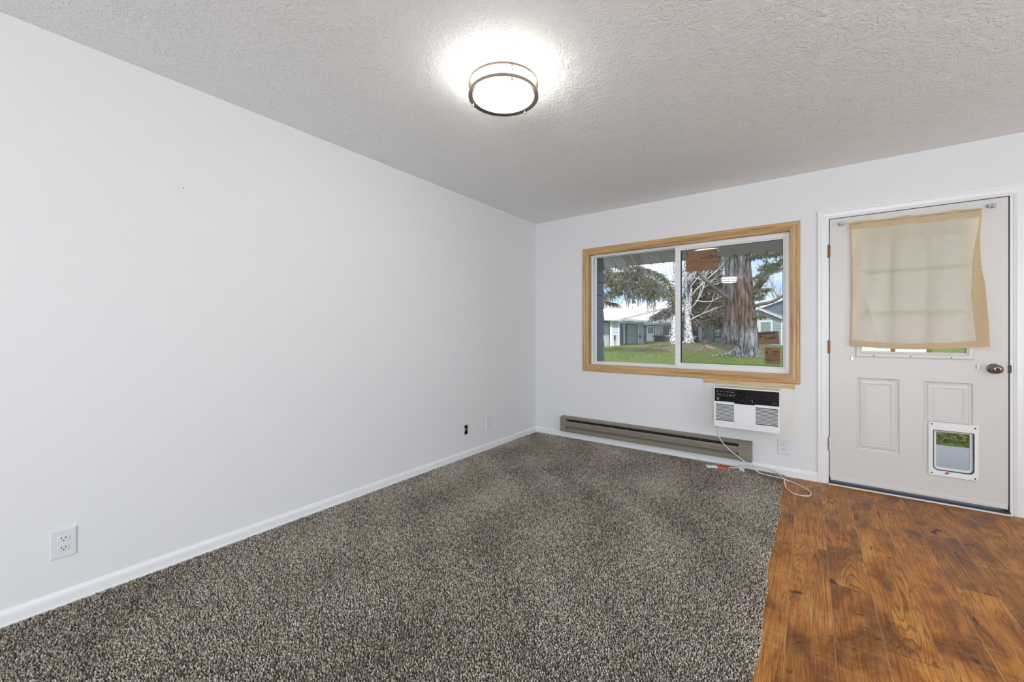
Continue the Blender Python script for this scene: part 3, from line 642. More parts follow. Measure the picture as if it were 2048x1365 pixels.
g = on(1484, 938, 1, -.10); MB().obox(g + Vector((-.016, -.004, -.010)), g + Vector((.018, -.010, -.013)), .030, .016, (0, 1, 0.2)).build('tag', M['plastic'], cord)

# ------------------------------------------------------------------ door
t = structure(empty('door_1', (3.17, 0, 0)))
DX0, DX1, DZ0, DZ1 = 2.716, 3.619, .058, 2.050; DT = .044
LT = (2.898, 3.441, 1.035, 1.935)      # glass opening
CT = (3.274, 3.472, .222, .508)        # cat flap opening
P1 = (2.877, 3.110, .296, .836); P2 = (3.234, 3.466, .296, .834)
holes = [LT, CT, P1, (P2[0], CT[0], P2[2], P2[3]), (CT[0], P2[1], CT[3], P2[3])]
b = MB(); b.holed(DX0, DX1, DZ0, DZ1, -.001, DT, [LT, CT, P1]); 
slab = MB()
# slab front with recessed moulded panels
def panel(q, x0, x1, z0, z1):
    L = [(0, -.001), (.006, .006), (.014, .008), (.022, .003), (.040, .001), (.048, .0035), (.054, .002)]
    V = []
    for ins, y in L:
        for sx, sz in ((x0 + ins, z0 + ins), (x1 - ins, z0 + ins), (x1 - ins, z1 - ins), (x0 + ins, z1 - ins)): V.append((sx, y, sz))
    F = []
    for i in range(len(L) - 1):
        for k in range(4): F.append((i * 4 + k, i * 4 + (k + 1) % 4, (i + 1) * 4 + (k + 1) % 4, (i + 1) * 4 + k))
    F.append(tuple((len(L) - 1) * 4 + k for k in range(4))); q.add(V, F)
slab.holed(DX0, DX1, DZ0, DZ1, -.001, DT, [LT, CT, P1, (P2[0], P2[1], CT[3] + .047, P2[3])])
o = slab.build('door_slab', M['door'], t)
q = MB(); panel(q, *P1); q.build('moulded_panel', M['door'], t)
q = MB(); panel(q, P2[0], P2[1], CT[3] - .12, P2[3])
# the flap frame covers the lower part of this panel: keep only what shows above the opening
q2 = MB(); panel(q2, P2[0], P2[1], .540, P2[3]); q2.build('moulded_panel', M['door'], t)
q = MB(); q.box(P2[0] - .004, P2[0] + .016, -.004, 0, .292, .552); q.build('moulding_strip', M['door'], t, bevel=.002)
# lite frame, muntins, panes
lf = MB().frame(2.869, 3.470, .992, 1.978, .036, [(0, -.001), (0, -.010), (.006, -.014), (.024, -.013), (.030, -.008), (.036, -.006), (.036, .02)]).build('glazing_frame', M['door'], t)
for x in (2.97, 3.165, 3.365): MB().lathe([(0, -.0018), (.004, -.0012), (.0045, 0)], (x, -.0128, 1.004), 'y', 10).build('screw_plug', M['ink'], lf)
q = MB()
for x in (3.078, 3.264): q.box(x - .011, x + .011, .012, .034, LT[2], LT[3])
for z in (1.321, 1.625): q.box(LT[0], LT[1], .0125, .0335, z - .011, z + .011)
q.build('muntin', M['muntin'], t)
MB().box(LT[0], LT[1], .021, .024, LT[2], LT[3]).build('pane', M['glass'], t)
# hinges
for z, mt in ((1.806, 'rust'), (1.063, 'rust'), (.313, 'chrome')):
    q = MB(); q.tube([(DX0 - .006, -.008, z - .048), (DX0 - .006, -.008, z + .048)], .0062, 10); q.tube([(DX0 - .006, -.008, z - .054), (DX0 - .006, -.008, z + .054)], .0035, 8); q.box(DX0 - .008, DX0 + .004, -.006, .004, z - .046, z + .046); q.build('hinge', M[mt], t)
# knob
kx, kz = 3.558, .938
q = MB(); q.lathe([(0, -.001), (.033, -.001), (.033, -.006), (.028, -.011), (.016, -.014), (.014, -.028), (.018, -.034), (.027, -.044), (.029, -.054), (.025, -.064), (.014, -.069), (0, -.070)], (kx, 0, kz), 'y', 32)
kn = q.build('door_knob', M['bronze'], t, smooth=True); MB().lathe([(0, -.0735), (.006, -.073), (.010, -.070), (.010, -.067)], (kx, 0, kz), 'y', 16).build('lock_button', M['rubber'], kn)
MB().box(3.617, 3.632, -.003, .03, .915, .965).build('latch_plate', M['rubber'], t)
# curtain rod brackets and lower clips
for x, z, s_ in ((2.781, 2.005, 1), (3.552, 2.000, -1)):
    q = MB(); q.lathe([(0, -.030), (.009, -.030), (.011, -.026), (.011, -.012), (.007, -.008), (.007, -.001)], (x, 0, z), 'y', 16); q.box(x + s_ * .004, x + s_ * .024, -.026, -.001, z - .008, z + .012); q.box(x - .012, x + .012, -.004, -.001, z - .012, z + .018); q.build('rod_bracket', M['clip'], t, bevel=.001)
for x, z in ((2.848, .979), (3.486, .947)):
    q = MB(); q.box(x - .006, x + .006, -.008, -.001, z - .014, z + .014); q.box(x - .004, x + .010, -.012, -.007, z - .004, z + .004); q.build('curtain_clip', M['clip'], t, bevel=.001)
# sweep
q = MB(); q.prism([(-.001, .062), (-.006, .062), (-.010, .054), (-.010, .036), (-.001, .034), (.03, .034), (.03, .058), (-.001, .058)], 'x', DX0 + .004, DX1 - .004); q.build('door_sweep', M['door'], t)
# cat door
def rrect(x0, x1, z0, z1, r, n=6):
    pts = []
    for cx, cz, a0 in ((x1 - r, z1 - r, 0), (x0 + r, z1 - r, pi / 2), (x0 + r, z0 + r, pi), (x1 - r, z0 + r, 1.5 * pi)):
        for k in range(n + 1): a = a0 + k * pi / 2 / n; pts.append((cx + r * math.cos(a), cz + r * math.sin(a)))
    return pts
def loop_frame(loops):
    q = MB(); n = len(loops[0][0])
    for pts, y in loops: q.v += [(p[0], y, p[1]) for p in pts]
    for i in range(len(loops) - 1):
        for k in range(n): q.f.append((i * n + k, i * n + (k + 1) % n, (i + 1) * n + (k + 1) % n, (i + 1) * n + k))
    return q
def rr2(x0, x1, z0, z1, rt, rb):
    pts = []
    for cx, cz, a0, r in ((x1 - rt, z1 - rt, 0, rt), (x0 + rt, z1 - rt, pi / 2, rt), (x0 + rb, z0 + rb, pi, rb), (x1 - rb, z0 + rb, 1.5 * pi, rb)):
        for k in range(7): a = a0 + k * pi / 12; pts.append((cx + r * math.cos(a), cz + r * math.sin(a)))
    return pts
O = (3.253, 3.4905, .188, .556)
cat = loop_frame([(rrect(*O, .012), -.001), (rrect(*O, .012), -.012), (rrect(O[0] + .004, O[1] - .004, O[2] + .004, O[3] - .004, .010), -.016), (rr2(CT[0] + .002, CT[1] - .002, CT[2] + .004, CT[3] - .004, .006, .028), -.015), (rr2(CT[0] + .002, CT[1] - .002, CT[2] + .004, CT[3] - .004, .006, .028), .05)]).build('cat_door', M['plastic'], t)
loop_frame([(rr2(CT[0] + .0025, CT[1] - .0025, CT[2] + .0045, CT[3] - .0045, .006, .028), -.004), (rr2(CT[0] + .0025, CT[1] - .0025, CT[2] + .0045, CT[3] - .0045, .006, .028), -.0135), (rr2(CT[0] + .007, CT[1] - .007, CT[2] + .009, CT[3] - .007, .005, .026), -.0135), (rr2(CT[0] + .007, CT[1] - .007, CT[2] + .009, CT[3] - .007, .005, .026), -.004)]).build('seal', M['rubber'], cat)
fl = rr2(CT[0] + .010, CT[1] - .010, CT[2] + .012, CT[3] - .012, .004, .024)
q = MB(); q.add([(x, .006, z) for x, z in fl] + [(x, .010, z) for x, z in fl], [tuple(range(len(fl))), tuple(range(2 * len(fl) - 1, len(fl) - 1, -1))] + [(i, (i + 1) % len(fl), (i + 1) % len(fl) + len(fl), i + len(fl)) for i in range(len(fl))]); q.build('flap', M['acrylic'], cat)
fi = rr2(CT[0] + .020, CT[1] - .020, CT[2] + .024, CT[3] - .020, .004, .018)
loop_frame([(fl, .012), (fl, .003), (fi, .003), (fi, .012)]).build('flap_edge', M['plastic'], cat)
q = MB(); q.tube([(CT[0] + .006, -.008, CT[3] - .012), (CT[1] - .006, -.008, CT[3] - .012)], .004, 8); q.build('pivot', M['chrome'], cat)
lx = on(1894, 947, 1, -.015); q = MB(); q.tube([lx + Vector((-.010, -.003, -.004)), lx + Vector((.0, -.006, .001)), lx + Vector((.010, -.003, .004))], [.003, .0065, .003], 10); q.build('latch', M['red'], cat, smooth=True)['label'] = 'red turn latch'
for x, z in ((O[0] + .018, O[3] - .014), (O[1] - .018, O[3] - .018), (O[0] + .018, O[2] + .018), (O[1] - .018, O[2] + .016)): MB().lathe([(0, -.018), (.004, -.0178), (.005, -.016)], (x, 0, z), 'y', 10).build('screw', M['ink'], cat)
# jamb, casing, threshold
t = structure(empty('trim_1', (3.17, 0, 1.0)))
jb = MB(); jb.box(2.694, 2.7105, -.001, WT, 0, 2.07); jb.box(3.6265, 3.643, -.001, WT, 0, 2.07); jb.box(2.7105, 3.6265, -.001, WT, 2.0565, 2.07)
jb.build('door_jamb', M['trim'], t)
jb = MB(); jb.box(2.7105, 2.724, .046, .060, .02, 2.0565); jb.box(3.613, 3.6265, .010, .060, .02, 2.0565); jb.box(2.724, 3.613, .046, .060, 2.043, 2.0565); jb.build('weatherstrip', M['rubber'], t)
cp_ = [(0, 0), (0, -.013), (.004, -.0155), (.016, -.0155), (.020, -.013), (.030, -.0145), (.050, -.012), (.058, -.008), (.062, -.007), (.062, 0)]
fr = MB().frame(2.640, 3.704, -.2, 2.124, .062, cp_); n_ = len(cp_)
b = MB()
V3 = fr.v[3 * n_:4 * n_]; V2 = fr.v[2 * n_:3 * n_]
lf_ = [(v[0], v[1], 0.0) for v in V3]; rf_ = [(v[0], v[1], 0.0) for v in V2]
for A, B_ in ((lf_, V3), (V2, rf_), (V3, V2)): b.add(A + B_, [(i, i + n_, i + 1 + n_, i + 1) for i in range(n_ - 1)] + [tuple(range(n_))])
b.build('door_casing', M['trim'], t)
t = structure(empty('trim_2', (3.17, 0, 0)))
MB().box(2.7105, 3.6265, -.012, WT + .02, 0.0003, .019).build('threshold', M['rubber'], t)
MB().prism([(-.012, .0003), (-.026, .0003), (-.022, .005), (-.012, .007)], 'x', 2.706, 3.632).build('threshold_edge', M['trim'], t)

# ------------------------------------------------------------------ curtain
t = thing('curtain', (3.18, -.03, 1.08), 'beige sheer linen curtain hanging over the door window', 'curtain')
XT0, XT1, ZT, ZB = 2.837, 3.502, 2.006, 1.074
def cur(u, v):
    """u 0..1 across, v 0..1 down"""
    r_edge = 3.502 - .012 * math.sin(pi * min(1, v / .55)) * (v < .55) + .030 * max(0, v - .45) / .55
    l_edge = 2.837 + .006 * math.sin(pi * v)
    x = l_edge + u * (r_edge - l_edge)
    ztop = ZT - .010 * u + .004 * math.sin(u * 17) * (1 - v); zbot = ZB - .022 * math.sin(pi * min(1, u * 1.02)) + .008 * u
    z = ztop + (zbot - ztop) * v
    y = -.022 - .012 * v - .010 * math.sin(pi * v) * math.sin(pi * u) + (.006 * math.sin(u * 21 + 2.5 * v) * (.35 + .5 * v) + .004 * math.sin(u * 37 + 6 * v)) * (.4 + .6 * math.sin(pi * v))
    y -= .007 * math.exp(-((u - .80 - .25 * (.75 - v)) / .035) ** 2) * max(0, min(1, (v - .45) / .2)) + .006 * math.exp(-((u - .10 - .35 * (v - .55)) / .03) ** 2) * max(0, min(1, (v - .45) / .2))
    y -= .020 * max(0, u - .86) / .14 * math.sin(pi * min(1, max(0, v - .08) / .95))
    return (x, y, z)
def cloth(name, us, vs_, mt, off=0.0, par=None):
    q = MB(); nu, nv = len(us), len(vs_)
    for vv in vs_:
        for k, uu in enumerate(us):
            u_ = uu(vv) if callable(uu) else uu
            x, y, z = cur(u_, vv); q.v.append((x, y - off, z))
    q.f = [(j * nu + i, j * nu + i + 1, (j + 1) * nu + i + 1, (j + 1) * nu + i) for j in range(nv - 1) for i in range(nu - 1)]
    return q.build(name, mt, par, smooth=True, fix=False)
cloth('cloth', list(np.linspace(0, 1, 90)), list(np.linspace(.03, .97, 70)), M['linen'], 0, t)
cloth('rod_pocket', list(np.linspace(0, 1, 90)), list(np.linspace(0, .060, 8)), M['hem'], .003, t)
cloth('bottom_hem', list(np.linspace(0, 1, 90)), list(np.linspace(.955, 1, 6)), M['hem'], .002, t)
cloth('side_hem', [0, .004, .008, .012], list(np.linspace(.05, .96, 40)), M['hem'], .002, t)
wid = lambda v: .010 + .078 * max(0, min(1, (v - .12) / .50)) - .014 * max(0, v - .62) / .38
cloth('folded_edge', [(lambda v, k=k: 1 - wid(v) * k / 7) for k in range(7, -1, -1)], list(np.linspace(.05, .96, 50)), M['hem'], .0035, t)
MB().tube([(2.842, -.024, 1.990), (3.496, -.024, 1.984)], .0045, 8).build('rod', M['chrome'], t)

# ================================================================== outdoors
def zg(x, y):
    g = -.07 + .60 * math.exp(-((x + 1.6) / 5.2) ** 2 / 2 - ((y - 22.0) / 3.6) ** 2 / 2)
    return g
b = MB(); b.box(-3.0, 6.5, WT, 2.30, -.16, -.05); structure(b.build('floor_patio', M['concrete']))
gx = np.concatenate([np.linspace(-60, -14, 20), np.linspace(-13.5, 6, 90), np.linspace(6.5, 40, 20)]); gy = np.concatenate([np.linspace(2.25, 12, 18), np.linspace(12.2, 30, 90), np.linspace(30.5, 90, 40)])
q = MB(); nx = len(gx)
for y in gy:
    for x in gx: q.v.append((x, y, zg(x, y) + (.02 * mnoise.noise((x * 1.7, y * 1.7, 0)) if y > 4 else 0)))
q.f = [(j * nx + i, j * nx + i + 1, (j + 1) * nx + i + 1, (j + 1) * nx + i) for j in range(len(gy) - 1) for i in range(nx - 1)]
structure(q.build('lawn', M['lawn'], fix=False))
rng = random.Random(11); q = MB()
for k in range(26000):
    y = rng.uniform(2.4, 24); x = rng.uniform(-9 + (24 - y) * .45, 5.5); z = zg(x, y)
    if mnoise.noise((x * .45, y * .45, 3)) > .22: continue
    a = rng.uniform(0, pi); hgt = rng.uniform(.02, .06); dx, dy = math.cos(a) * .022, math.sin(a) * .022
    q.add([(x - dx, y - dy, z - .01), (x + dx, y + dy, z - .01), (x + rng.uniform(-.02, .02), y + rng.uniform(-.02, .02), z + hgt)], [(0, 1, 2)])
o = q.build('grass', M['blade'], fix=False); tag(o, 'short green grass growing on the lawn outside', 'grass', kind='stuff')

# lapped siding: sawtooth boards between two plan points
def siding(q, p0, p1, z0, z1, lap, th=.016):
    p0, p1 = Vector(p0), Vector(p1); d = (p1 - p0).normalized(); nrm = Vector((d.y, -d.x))
    z = z0
    while z < z1 - 1e-6:
        zt_ = min(z + lap, z1); a = nrm * th
        q.add([(p0.x, p0.y, z), (p1.x, p1.y, z), (p1.x + a.x, p1.y + a.y, z), (p0.x + a.x, p0.y + a.y, z), (p0.x, p0.y, zt_), (p1.x, p1.y, zt_)], [(0, 1, 2, 3), (3, 2, 5, 4), (0, 3, 4), (1, 5, 2)]); z = zt_
# porch: soffit, wing wall, post
SE = 1.06; SZ = 2.032; SLP = .50                     # underside of the eave: 6 in 12 pitch, dropping towards the lawn
def sz(y): return SZ + SLP * (SE - y)
t = structure(empty('ceiling_eave', (1.5, .6, SZ)))
b = MB(); b.prism([(WT, sz(WT)), (SE, SZ), (SE, SZ + .02), (WT, sz(WT) + .02)], 'x', -3.5, 7.5); b.build('soffit', M['soffit'], t)
x = -3.4; q = MB(); q2 = MB(); k = 0
while x < 7.4:
    q.prism([(WT, sz(WT) - .005), (SE, SZ - .005), (SE, SZ - .0003), (WT, sz(WT) - .0003)], 'x', x, x + .008)
    q2.prism([(SE - .006, SZ - .012), (SE + .012, SZ - .016), (SE + .012, SZ - .002), (SE - .006, SZ + .002)], 'x', x - .001, x + .010); x += .152
q.build('seam', M['soffit'], t); q2.build('clip', M['ink'], t)
b = MB(); b.box(-3.5, 7.5, SE, SE + .025, SZ - .006, SZ + .20); b.build('fascia', M['soffit'], t)
b = MB(); b.prism([(WT, sz(WT) + .19), (SE + .06, SZ + .17), (SE + .06, SZ + .20), (WT, sz(WT) + .22)], 'x', -3.5, 7.5); b.build('eave_roof', M['roof'], t)
for px0, px1 in ((1256, 1268), (1275, 1286)):
    p0, p1 = at(px0, 530, SE), at(px1, 528, SE); b = MB(); b.prism([(WT, sz(WT) - .006), (SE - .01, sz(SE - .01) - .006), (SE - .01, sz(SE - .01) - .0002), (WT, sz(WT) - .0002)], 'x', p0.x, p1.x); b.build('brown_panel', M['soffit_brown'], t)
q = MB(); wx = .655; siding(q, (wx, WT), (wx, .43), -.05, sz(.43) - .02, .150, .018); q.box(wx - .12, wx, WT, .43, -.05, sz(.43) - .02)
structure(q.build('wall_wing', M['siding_dark'], fix=False))
# ---- the long apartment building across the lawn
t = thing('apartment_building', (-12, 40, -.07), 'long low building with white metal roof across the lawn', 'building')
def rect_on(name, px0, py0, px1, py1, Y, mt, depth=.05, par=None):
    a, c = at(px0, py1, Y), at(px1, py0, Y); return MB().box(a.x, c.x, Y - depth, Y, a.z, c.z).build(name, mt, par)
def side_wall(px0, px1, py0, py1, Y, mt, lap=.18, name='siding_wall', back=.3):
    a, c = at(px0, py1, Y), at(px1, py0, Y); q = MB(); siding(q, (a.x, Y), (c.x, Y), a.z - .1, c.z, lap, .03); q.box(a.x, c.x, Y, Y + back, a.z - .1, c.z); return q.build(name, mt, t, fix=False)
# storage block A
YA, YBk, YC = 27.5, 38.5, 50.0
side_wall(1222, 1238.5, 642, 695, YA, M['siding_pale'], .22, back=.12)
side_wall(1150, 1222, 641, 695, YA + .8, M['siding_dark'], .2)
f = rect_on('storage_door', 1190, 646, 1219, 694, YA + .75, M['ext_door'], .06, t)
for (a, c) in ((1192.5, 1197.5), (1201, 1207), (1211, 1217)): rect_on('door_panel', a, 651, c, 690, YA + .69, M['ext_door'], .03, f)
rect_on('corner_trim', 1220.5, 642, 1225.5, 695, YA - .02, M['ext_white'], .06, t)
rect_on('corner_trim', 1237, 642, 1239, 695, YA - .02, M['ext_white'], .06, t)
rect_on('electric_meter', 1229.3, 671, 1231.3, 679, YA - .05, M['metal_dark'], .12, t); rect_on('conduit', 1230, 679, 1230.6, 694, YA - .05, M['metal_dark'], .05, t)
# storage block B
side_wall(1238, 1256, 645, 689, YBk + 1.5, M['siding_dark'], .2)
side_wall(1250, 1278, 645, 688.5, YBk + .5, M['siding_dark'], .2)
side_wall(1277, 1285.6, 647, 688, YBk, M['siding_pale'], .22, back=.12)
f = rect_on('storage_door', 1255.5, 650, 1274.5, 687.6, YBk + .45, M['ext_door'], .06, t)
for (a, c) in ((1258.5, 1264), (1266, 1271.5)):
    for (e_, g_) in ((653, 660), (662, 672), (675, 685)): rect_on('door_panel', a, e_, c, g_, YBk + .39, M['ext_door'], .03, f)
pk = at(1257.5, 671.5, YBk + .36); MB().lathe([(0, -.06), (.05, -.05), (.05, 0)], pk, 'y', 10).build('knob', M['metal_dark'], f)
rect_on('porch_post', 1247.7, 646, 1249.8, 689, YBk - .3, M['ext_white'], .1, t); rect_on('corner_trim', 1276, 648, 1278.2, 688.5, YBk - .02, M['ext_white'], .06, t)
rect_on('electric_meter', 1279.7, 670.5, 1281.2, 676, YBk - .05, M['metal_dark'], .12, t)
# main range C
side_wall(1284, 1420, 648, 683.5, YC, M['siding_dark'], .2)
f = rect_on('entry_door', 1293.5, 652.3, 1308.3, 683, YC - .03, M['ext_white'], .08, t); rect_on('door_glass', 1296, 655, 1306, 667, YC - .11, M['win_dark'], .02, f)
for k in (1, 2): rect_on('muntin', 1296 + k * 3.33 - .25, 655, 1296 + k * 3.33 + .25, 667, YC - .13, M['ext_white'], .02, f)
def far_window(px0, py0, px1, py1, Y, split=None, glass='win_dark'):
    f = rect_on('window', px0, py0, px1, py1, Y - .03, M['ext_white'], .08, t)
    if split:
        rect_on('blind_pane', px0 + 1.6, py0 + 1.6, split - .8, py1 - 1.6, Y - .11, M['blind'], .02, f); rect_on('pane', split + .8, py0 + 1.6, px1 - 1.6, py1 - 1.6, Y - .11, M[glass], .02, f)
    else: rect_on('pane', px0 + 1.6, py0 + 1.6, px1 - 1.6, py1 - 1.6, Y - .11, M[glass], .02, f)
far_window(1310, 651.5, 1340.5, 673, YC, 1325)
far_window(1366, 651.5, 1398, 673.5, YC, 1382)
rect_on('through_wall_cooler', 1382, 673.5, 1392, 679, YC - .04, M['ext_white'], .2, t)
rect_on('entry_door', 1398.5, 652, 1404, 682.5, YC - .03, M['ext_white'], .08, t)
YD = 47.0
side_wall(1417, 1462, 648, 683, YD, M['siding_pale'], .25, back=3.2)
rect_on('corner_trim', 1416.5, 648, 1419.2, 683, YD - .03, M['ext_white'], .06, t)
far_window(1437, 650, 1452, 676, YD)
# roofs
def roof(name, pts): 
    q = MB(); P = [Vector(p) for p in pts]; q.add(P + [p - Vector((0, 0, .18)) for p in P], [(0, 1, 2, 3), (7, 6, 5, 4), (0, 1, 5, 4), (1, 2, 6, 5), (2, 3, 7, 6), (3, 0, 4, 7)]); return q.build(name, M['roof'], t)
def eave(name, px0, py0, px1, py1, Y): 
    a, c = at(px0, py0, Y), at(px1, py1, Y); MB().obox(a, c, .06, .24).build(name, M['ext_white'], t); return a, c
a, c = eave('fascia', 1140, 636.2, 1244, 640.8, YA - .5); roof('roof', [a + Vector((0, -.1, .13)), c + Vector((0, -.1, .13)), c + Vector((0, 12, 1.6)), a + Vector((0, 12, 1.6))])
a, c = eave('fascia', 1237, 643.5, 1291, 648.0, YBk - .5); roof('roof', [a + Vector((0, -.1, .13)), c + Vector((0, -.1, .13)), c + Vector((0, 12, 1.5)), a + Vector((0, 12, 1.5))])
a, c = eave('fascia', 1285, 648.6, 1420, 649.0, YC - .6); zr = at(1280, 607, YC + 7).z
roof('roof', [Vector((a.x - 25, YC - .7, a.z + .13)), Vector((c.x, YC - .7, a.z + .13)), Vector((c.x, YC + 7, zr)), Vector((a.x - 25, YC + 7, zr))])
a, c = eave('fascia', 1413, 648.0, 1466, 648.0, YD - .5); roof('roof', [a + Vector((0, -.1, .13)), c + Vector((0, -.1, .13)), c + Vector((0, 9, 2.6)), a + Vector((0, 9, 2.6))])

# ---- the gabled house on the right
t = thing('gabled_house', (1.0, 42, -.07), 'blue house with white gable trim at the right of the window view', 'house')
YH = 40.0
pa, pb = at(1518, 619, YH), at(1565.5, 684, YH); pe = at(1565.5, 637, YH); xl = at(1478, 640, YH).x
def gable_wall(name, xl, xr, zb, ze, xa, za, Y, mt, lap=.2):
    q = MB(); z = zb
    while z < za - .02:
        zt_ = min(z + lap, za)
        def ext(zz):
            if zz <= ze: return xl, xr
            f_ = (zz - ze) / (za - ze); return xl + (xa - xl) * f_, xr + (xa - xr) * f_
        l0, r0 = ext(z); l1, r1 = ext(zt_); q.add([(l0, Y, z), (r0, Y, z), (r0, Y - .03, z), (l0, Y - .03, z), (l1, Y, zt_), (r1, Y, zt_)], [(0, 1, 2, 3), (3, 2, 5, 4), (0, 3, 4), (1, 5, 2)]); z = zt_
    return q.build(name, mt, t, fix=False)
xlm = 2 * pa.x - pb.x
gable_wall('gable_wall', xlm, pb.x, -.1, pe.z, pa.x, pa.z, YH, M['siding'])
MB().box(pb.x - .13, pb.x + .02, YH - .06, YH + 6, -.1, pe.z).build('corner_trim', M['ext_white'], t)
e1 = at(1569, 637, YH - .3); q = MB(); q.obox(at(1516, 616.5, YH - .3), e1, .10, .24); q.obox(at(1516, 616.5, YH - .3), Vector((2 * pa.x - e1.x, YH - .3, e1.z)), .10, .24); q.build('rake_trim', M['ext_white'], t)
q = MB(); A0, A1 = at(1516, 615, YH - .4), at(1571, 637, YH - .4); q.add([A0, A1, A1 + Vector((0, 7, 0)), A0 + Vector((0, 7, 0))], [(0, 1, 2, 3)]); q.add([A0 + Vector((0, 0, .08)), A1 + Vector((0, 0, .08)), A1 + Vector((0, 7, .08)), A0 + Vector((0, 7, .08))], [(0, 1, 2, 3)]); q.build('roof', M['roof'], t)
# taller range behind
YT = 45.0; k0, k1 = at(1500, 622, YT), at(1600, 586, YT)
q = MB(); q.add([(k0.x, YT, -.1), (k1.x, YT, -.1), (k1.x, YT, k1.z), (k0.x, YT, k0.z), (k0.x, YT + .3, -.1), (k1.x, YT + .3, -.1), (k1.x, YT + .3, k1.z), (k0.x, YT + .3, k0.z)], [(0, 1, 2, 3), (7, 6, 5, 4), (0, 3, 7, 4), (3, 2, 6, 7)]); q.build('upper_gable', M['siding_dark'], t)
MB().obox(at(1500, 621.5, YT - .2), at(1600, 584.5, YT - .2), .3, .34).build('rake_trim', M['ext_white'], t)
f = rect_on('window', 1513.5, 641, 1545, 667, YH - .03, M['ext_white'], .08, t); rect_on('pane', 1521.5, 644, 1541.5, 665, YH - .11, M['pane_grey'], .02, f)
rect_on('sash_bar', 1517.4, 643, 1518.2, 666, YH - .11, M['siding'], .03, f)

# ---- trees
def trunk_mesh(rows, depth_ratio=1.0, n=40, sub=7, amp=.05, seed=0, fr=(3.2, .55)):
    """rows: (left point, right point) from the ground up; a furrowed closed bole"""
    R = []
    for i in range(len(rows) - 1):
        for k in range(sub):
            f = k / sub; R.append((rows[i][0].lerp(rows[i + 1][0], f), rows[i][1].lerp(rows[i + 1][1], f)))
    R.append(rows[-1]); q = MB()
    for a, c in R:
        m_ = (a + c) / 2; r = (c - a).length / 2
        for k in range(n):
            th = 2 * pi * k / n; dv = Vector((math.cos(th), math.sin(th) * depth_ratio, 0))
            f = mnoise.noise((dv.x * fr[0] * 1.4 + seed, dv.y * fr[0] * 1.4, m_.z * fr[1])) + .6 * mnoise.noise((dv.x * fr[0] * 3.1, dv.y * fr[0] * 3.1 + seed, m_.z * fr[1] * 2.3))
            q.v.append(m_ + dv * (r * (1 + amp * (abs(f) * 2 - .6))))
    for i in range(len(R) - 1):
        for k in range(n): q.f.append((i * n + k, i * n + (k + 1) % n, (i + 1) * n + (k + 1) % n, (i + 1) * n + k))
    q.f.append(tuple((len(R) - 1) * n + k for k in range(n))); return q
rng = random.Random(21)
def rv(s=1.0): return Vector((rng.uniform(-s, s), rng.uniform(-s, s), rng.uniform(-s, s)))
def twig(q, p, d, L, droop, r0=.012, needles=26, nl=.05, nw=.010, seg=4):
    pts = [Vector(p)]; d = Vector(d).normalized()
    for k in range(seg):
        d = (d + Vector((0, 0, -droop)) + rv(.12)).normalized(); pts.append(pts[-1] + d * (L / seg))
    q.tube(pts, [r0 * (1 - .8 * i / seg) for i in range(seg + 1)], 3, caps=False)
    for k in range(needles):
        f = rng.uniform(.05, 1) * seg; i = min(int(f), seg - 1); a = pts[i].lerp(pts[i + 1], f - i); ax = (pts[i + 1] - pts[i]).normalized()
        nd = (rv(1).normalized() + ax * .7).normalized(); sd = nd.cross(rv(1)).normalized() * nw
        q.add([a - sd, a + sd, a + nd * nl], [(0, 1, 2)])
def bough(q, tq, path, r0, ntw, L, droop, needles=24, nl=.06, nw=.012, side=1.0):
    P = [Vector(p) for p in path]; 
    tq.tube(P, [r0 * (1 - .75 * i / (len(P) - 1)) for i in range(len(P))], 6)
    for k in range(ntw):
        f = rng.uniform(0, 1) * (len(P) - 1); i = min(int(f), len(P) - 2); a = P[i].lerp(P[i + 1], f - i); ax = (P[i + 1] - P[i]).normalized()
        twig(q, a, ax * rng.uniform(.0, .8) + Vector((rng.uniform(-1, 1) * side, rng.uniform(-1, 1) * side, rng.uniform(-.25, .25))), L * rng.uniform(.5, 1.2), droop, .010, needles, nl, nw)
def path_px(pts, Y, dy=0.0): return [at(px, py, Y + dy * i) for i, (px, py) in enumerate(pts)]

# large old conifer with grey and red-brown bark, foremost
YT1 = 16.7
t = thing('conifer', at(1496, 721, YT1), 'huge old conifer trunk with furrowed grey and red bark, foremost on the lawn', 'tree')
rows = [(at(1466, 726, YT1), at(1523, 726, YT1)), (at(1471, 716, YT1), at(1520, 717, YT1)), (at(1475, 704, YT1), at(1518, 704, YT1)), (at(1477, 690, YT1), at(1516.5, 690, YT1)), (at(1477, 660, YT1), at(1515, 660, YT1)), (at(1475, 625, YT1), at(1511, 625, YT1)), (at(1473, 593, YT1), at(1508.5, 593, YT1)), (at(1469, 552, YT1), at(1503, 552, YT1)), (at(1467, 520, YT1), at(1501, 520, YT1)), (at(1465, 470, YT1), at(1498, 470, YT1)), (at(1466, 400, YT1), at(1494, 400, YT1))]
trunk_mesh(rows, .95, 56, 8, .075, 1).build('trunk', M['bark'], t, smooth=True)
q = MB()
for pts, r in (([(1478, 700), (1466, 708), (1452, 714), (1444, 720), (1440, 725)], .20), ([(1474, 708), (1462, 716), (1448, 722), (1432, 727), (1418, 730)], .11), ([(1480, 712), (1470, 721), (1458, 726), (1446, 729)], .13), ([(1486, 716), (1482, 722), (1476, 727)], .15), ([(1510, 716), (1518, 720), (1524, 723)], .14)):
    P = [at(px, py, YT1 - .25 - .10 * i) for i, (px, py) in enumerate(pts)]; P = [Vector((p.x, p.y, max(p.z, zg(p.x, p.y) + .01))) for p in P]
    q.tube(P, [r * (1 - .65 * i / (len(P) - 1)) for i in range(len(P))], 8)
q.build('root', M['bark'], t, smooth=True)
nq = MB()
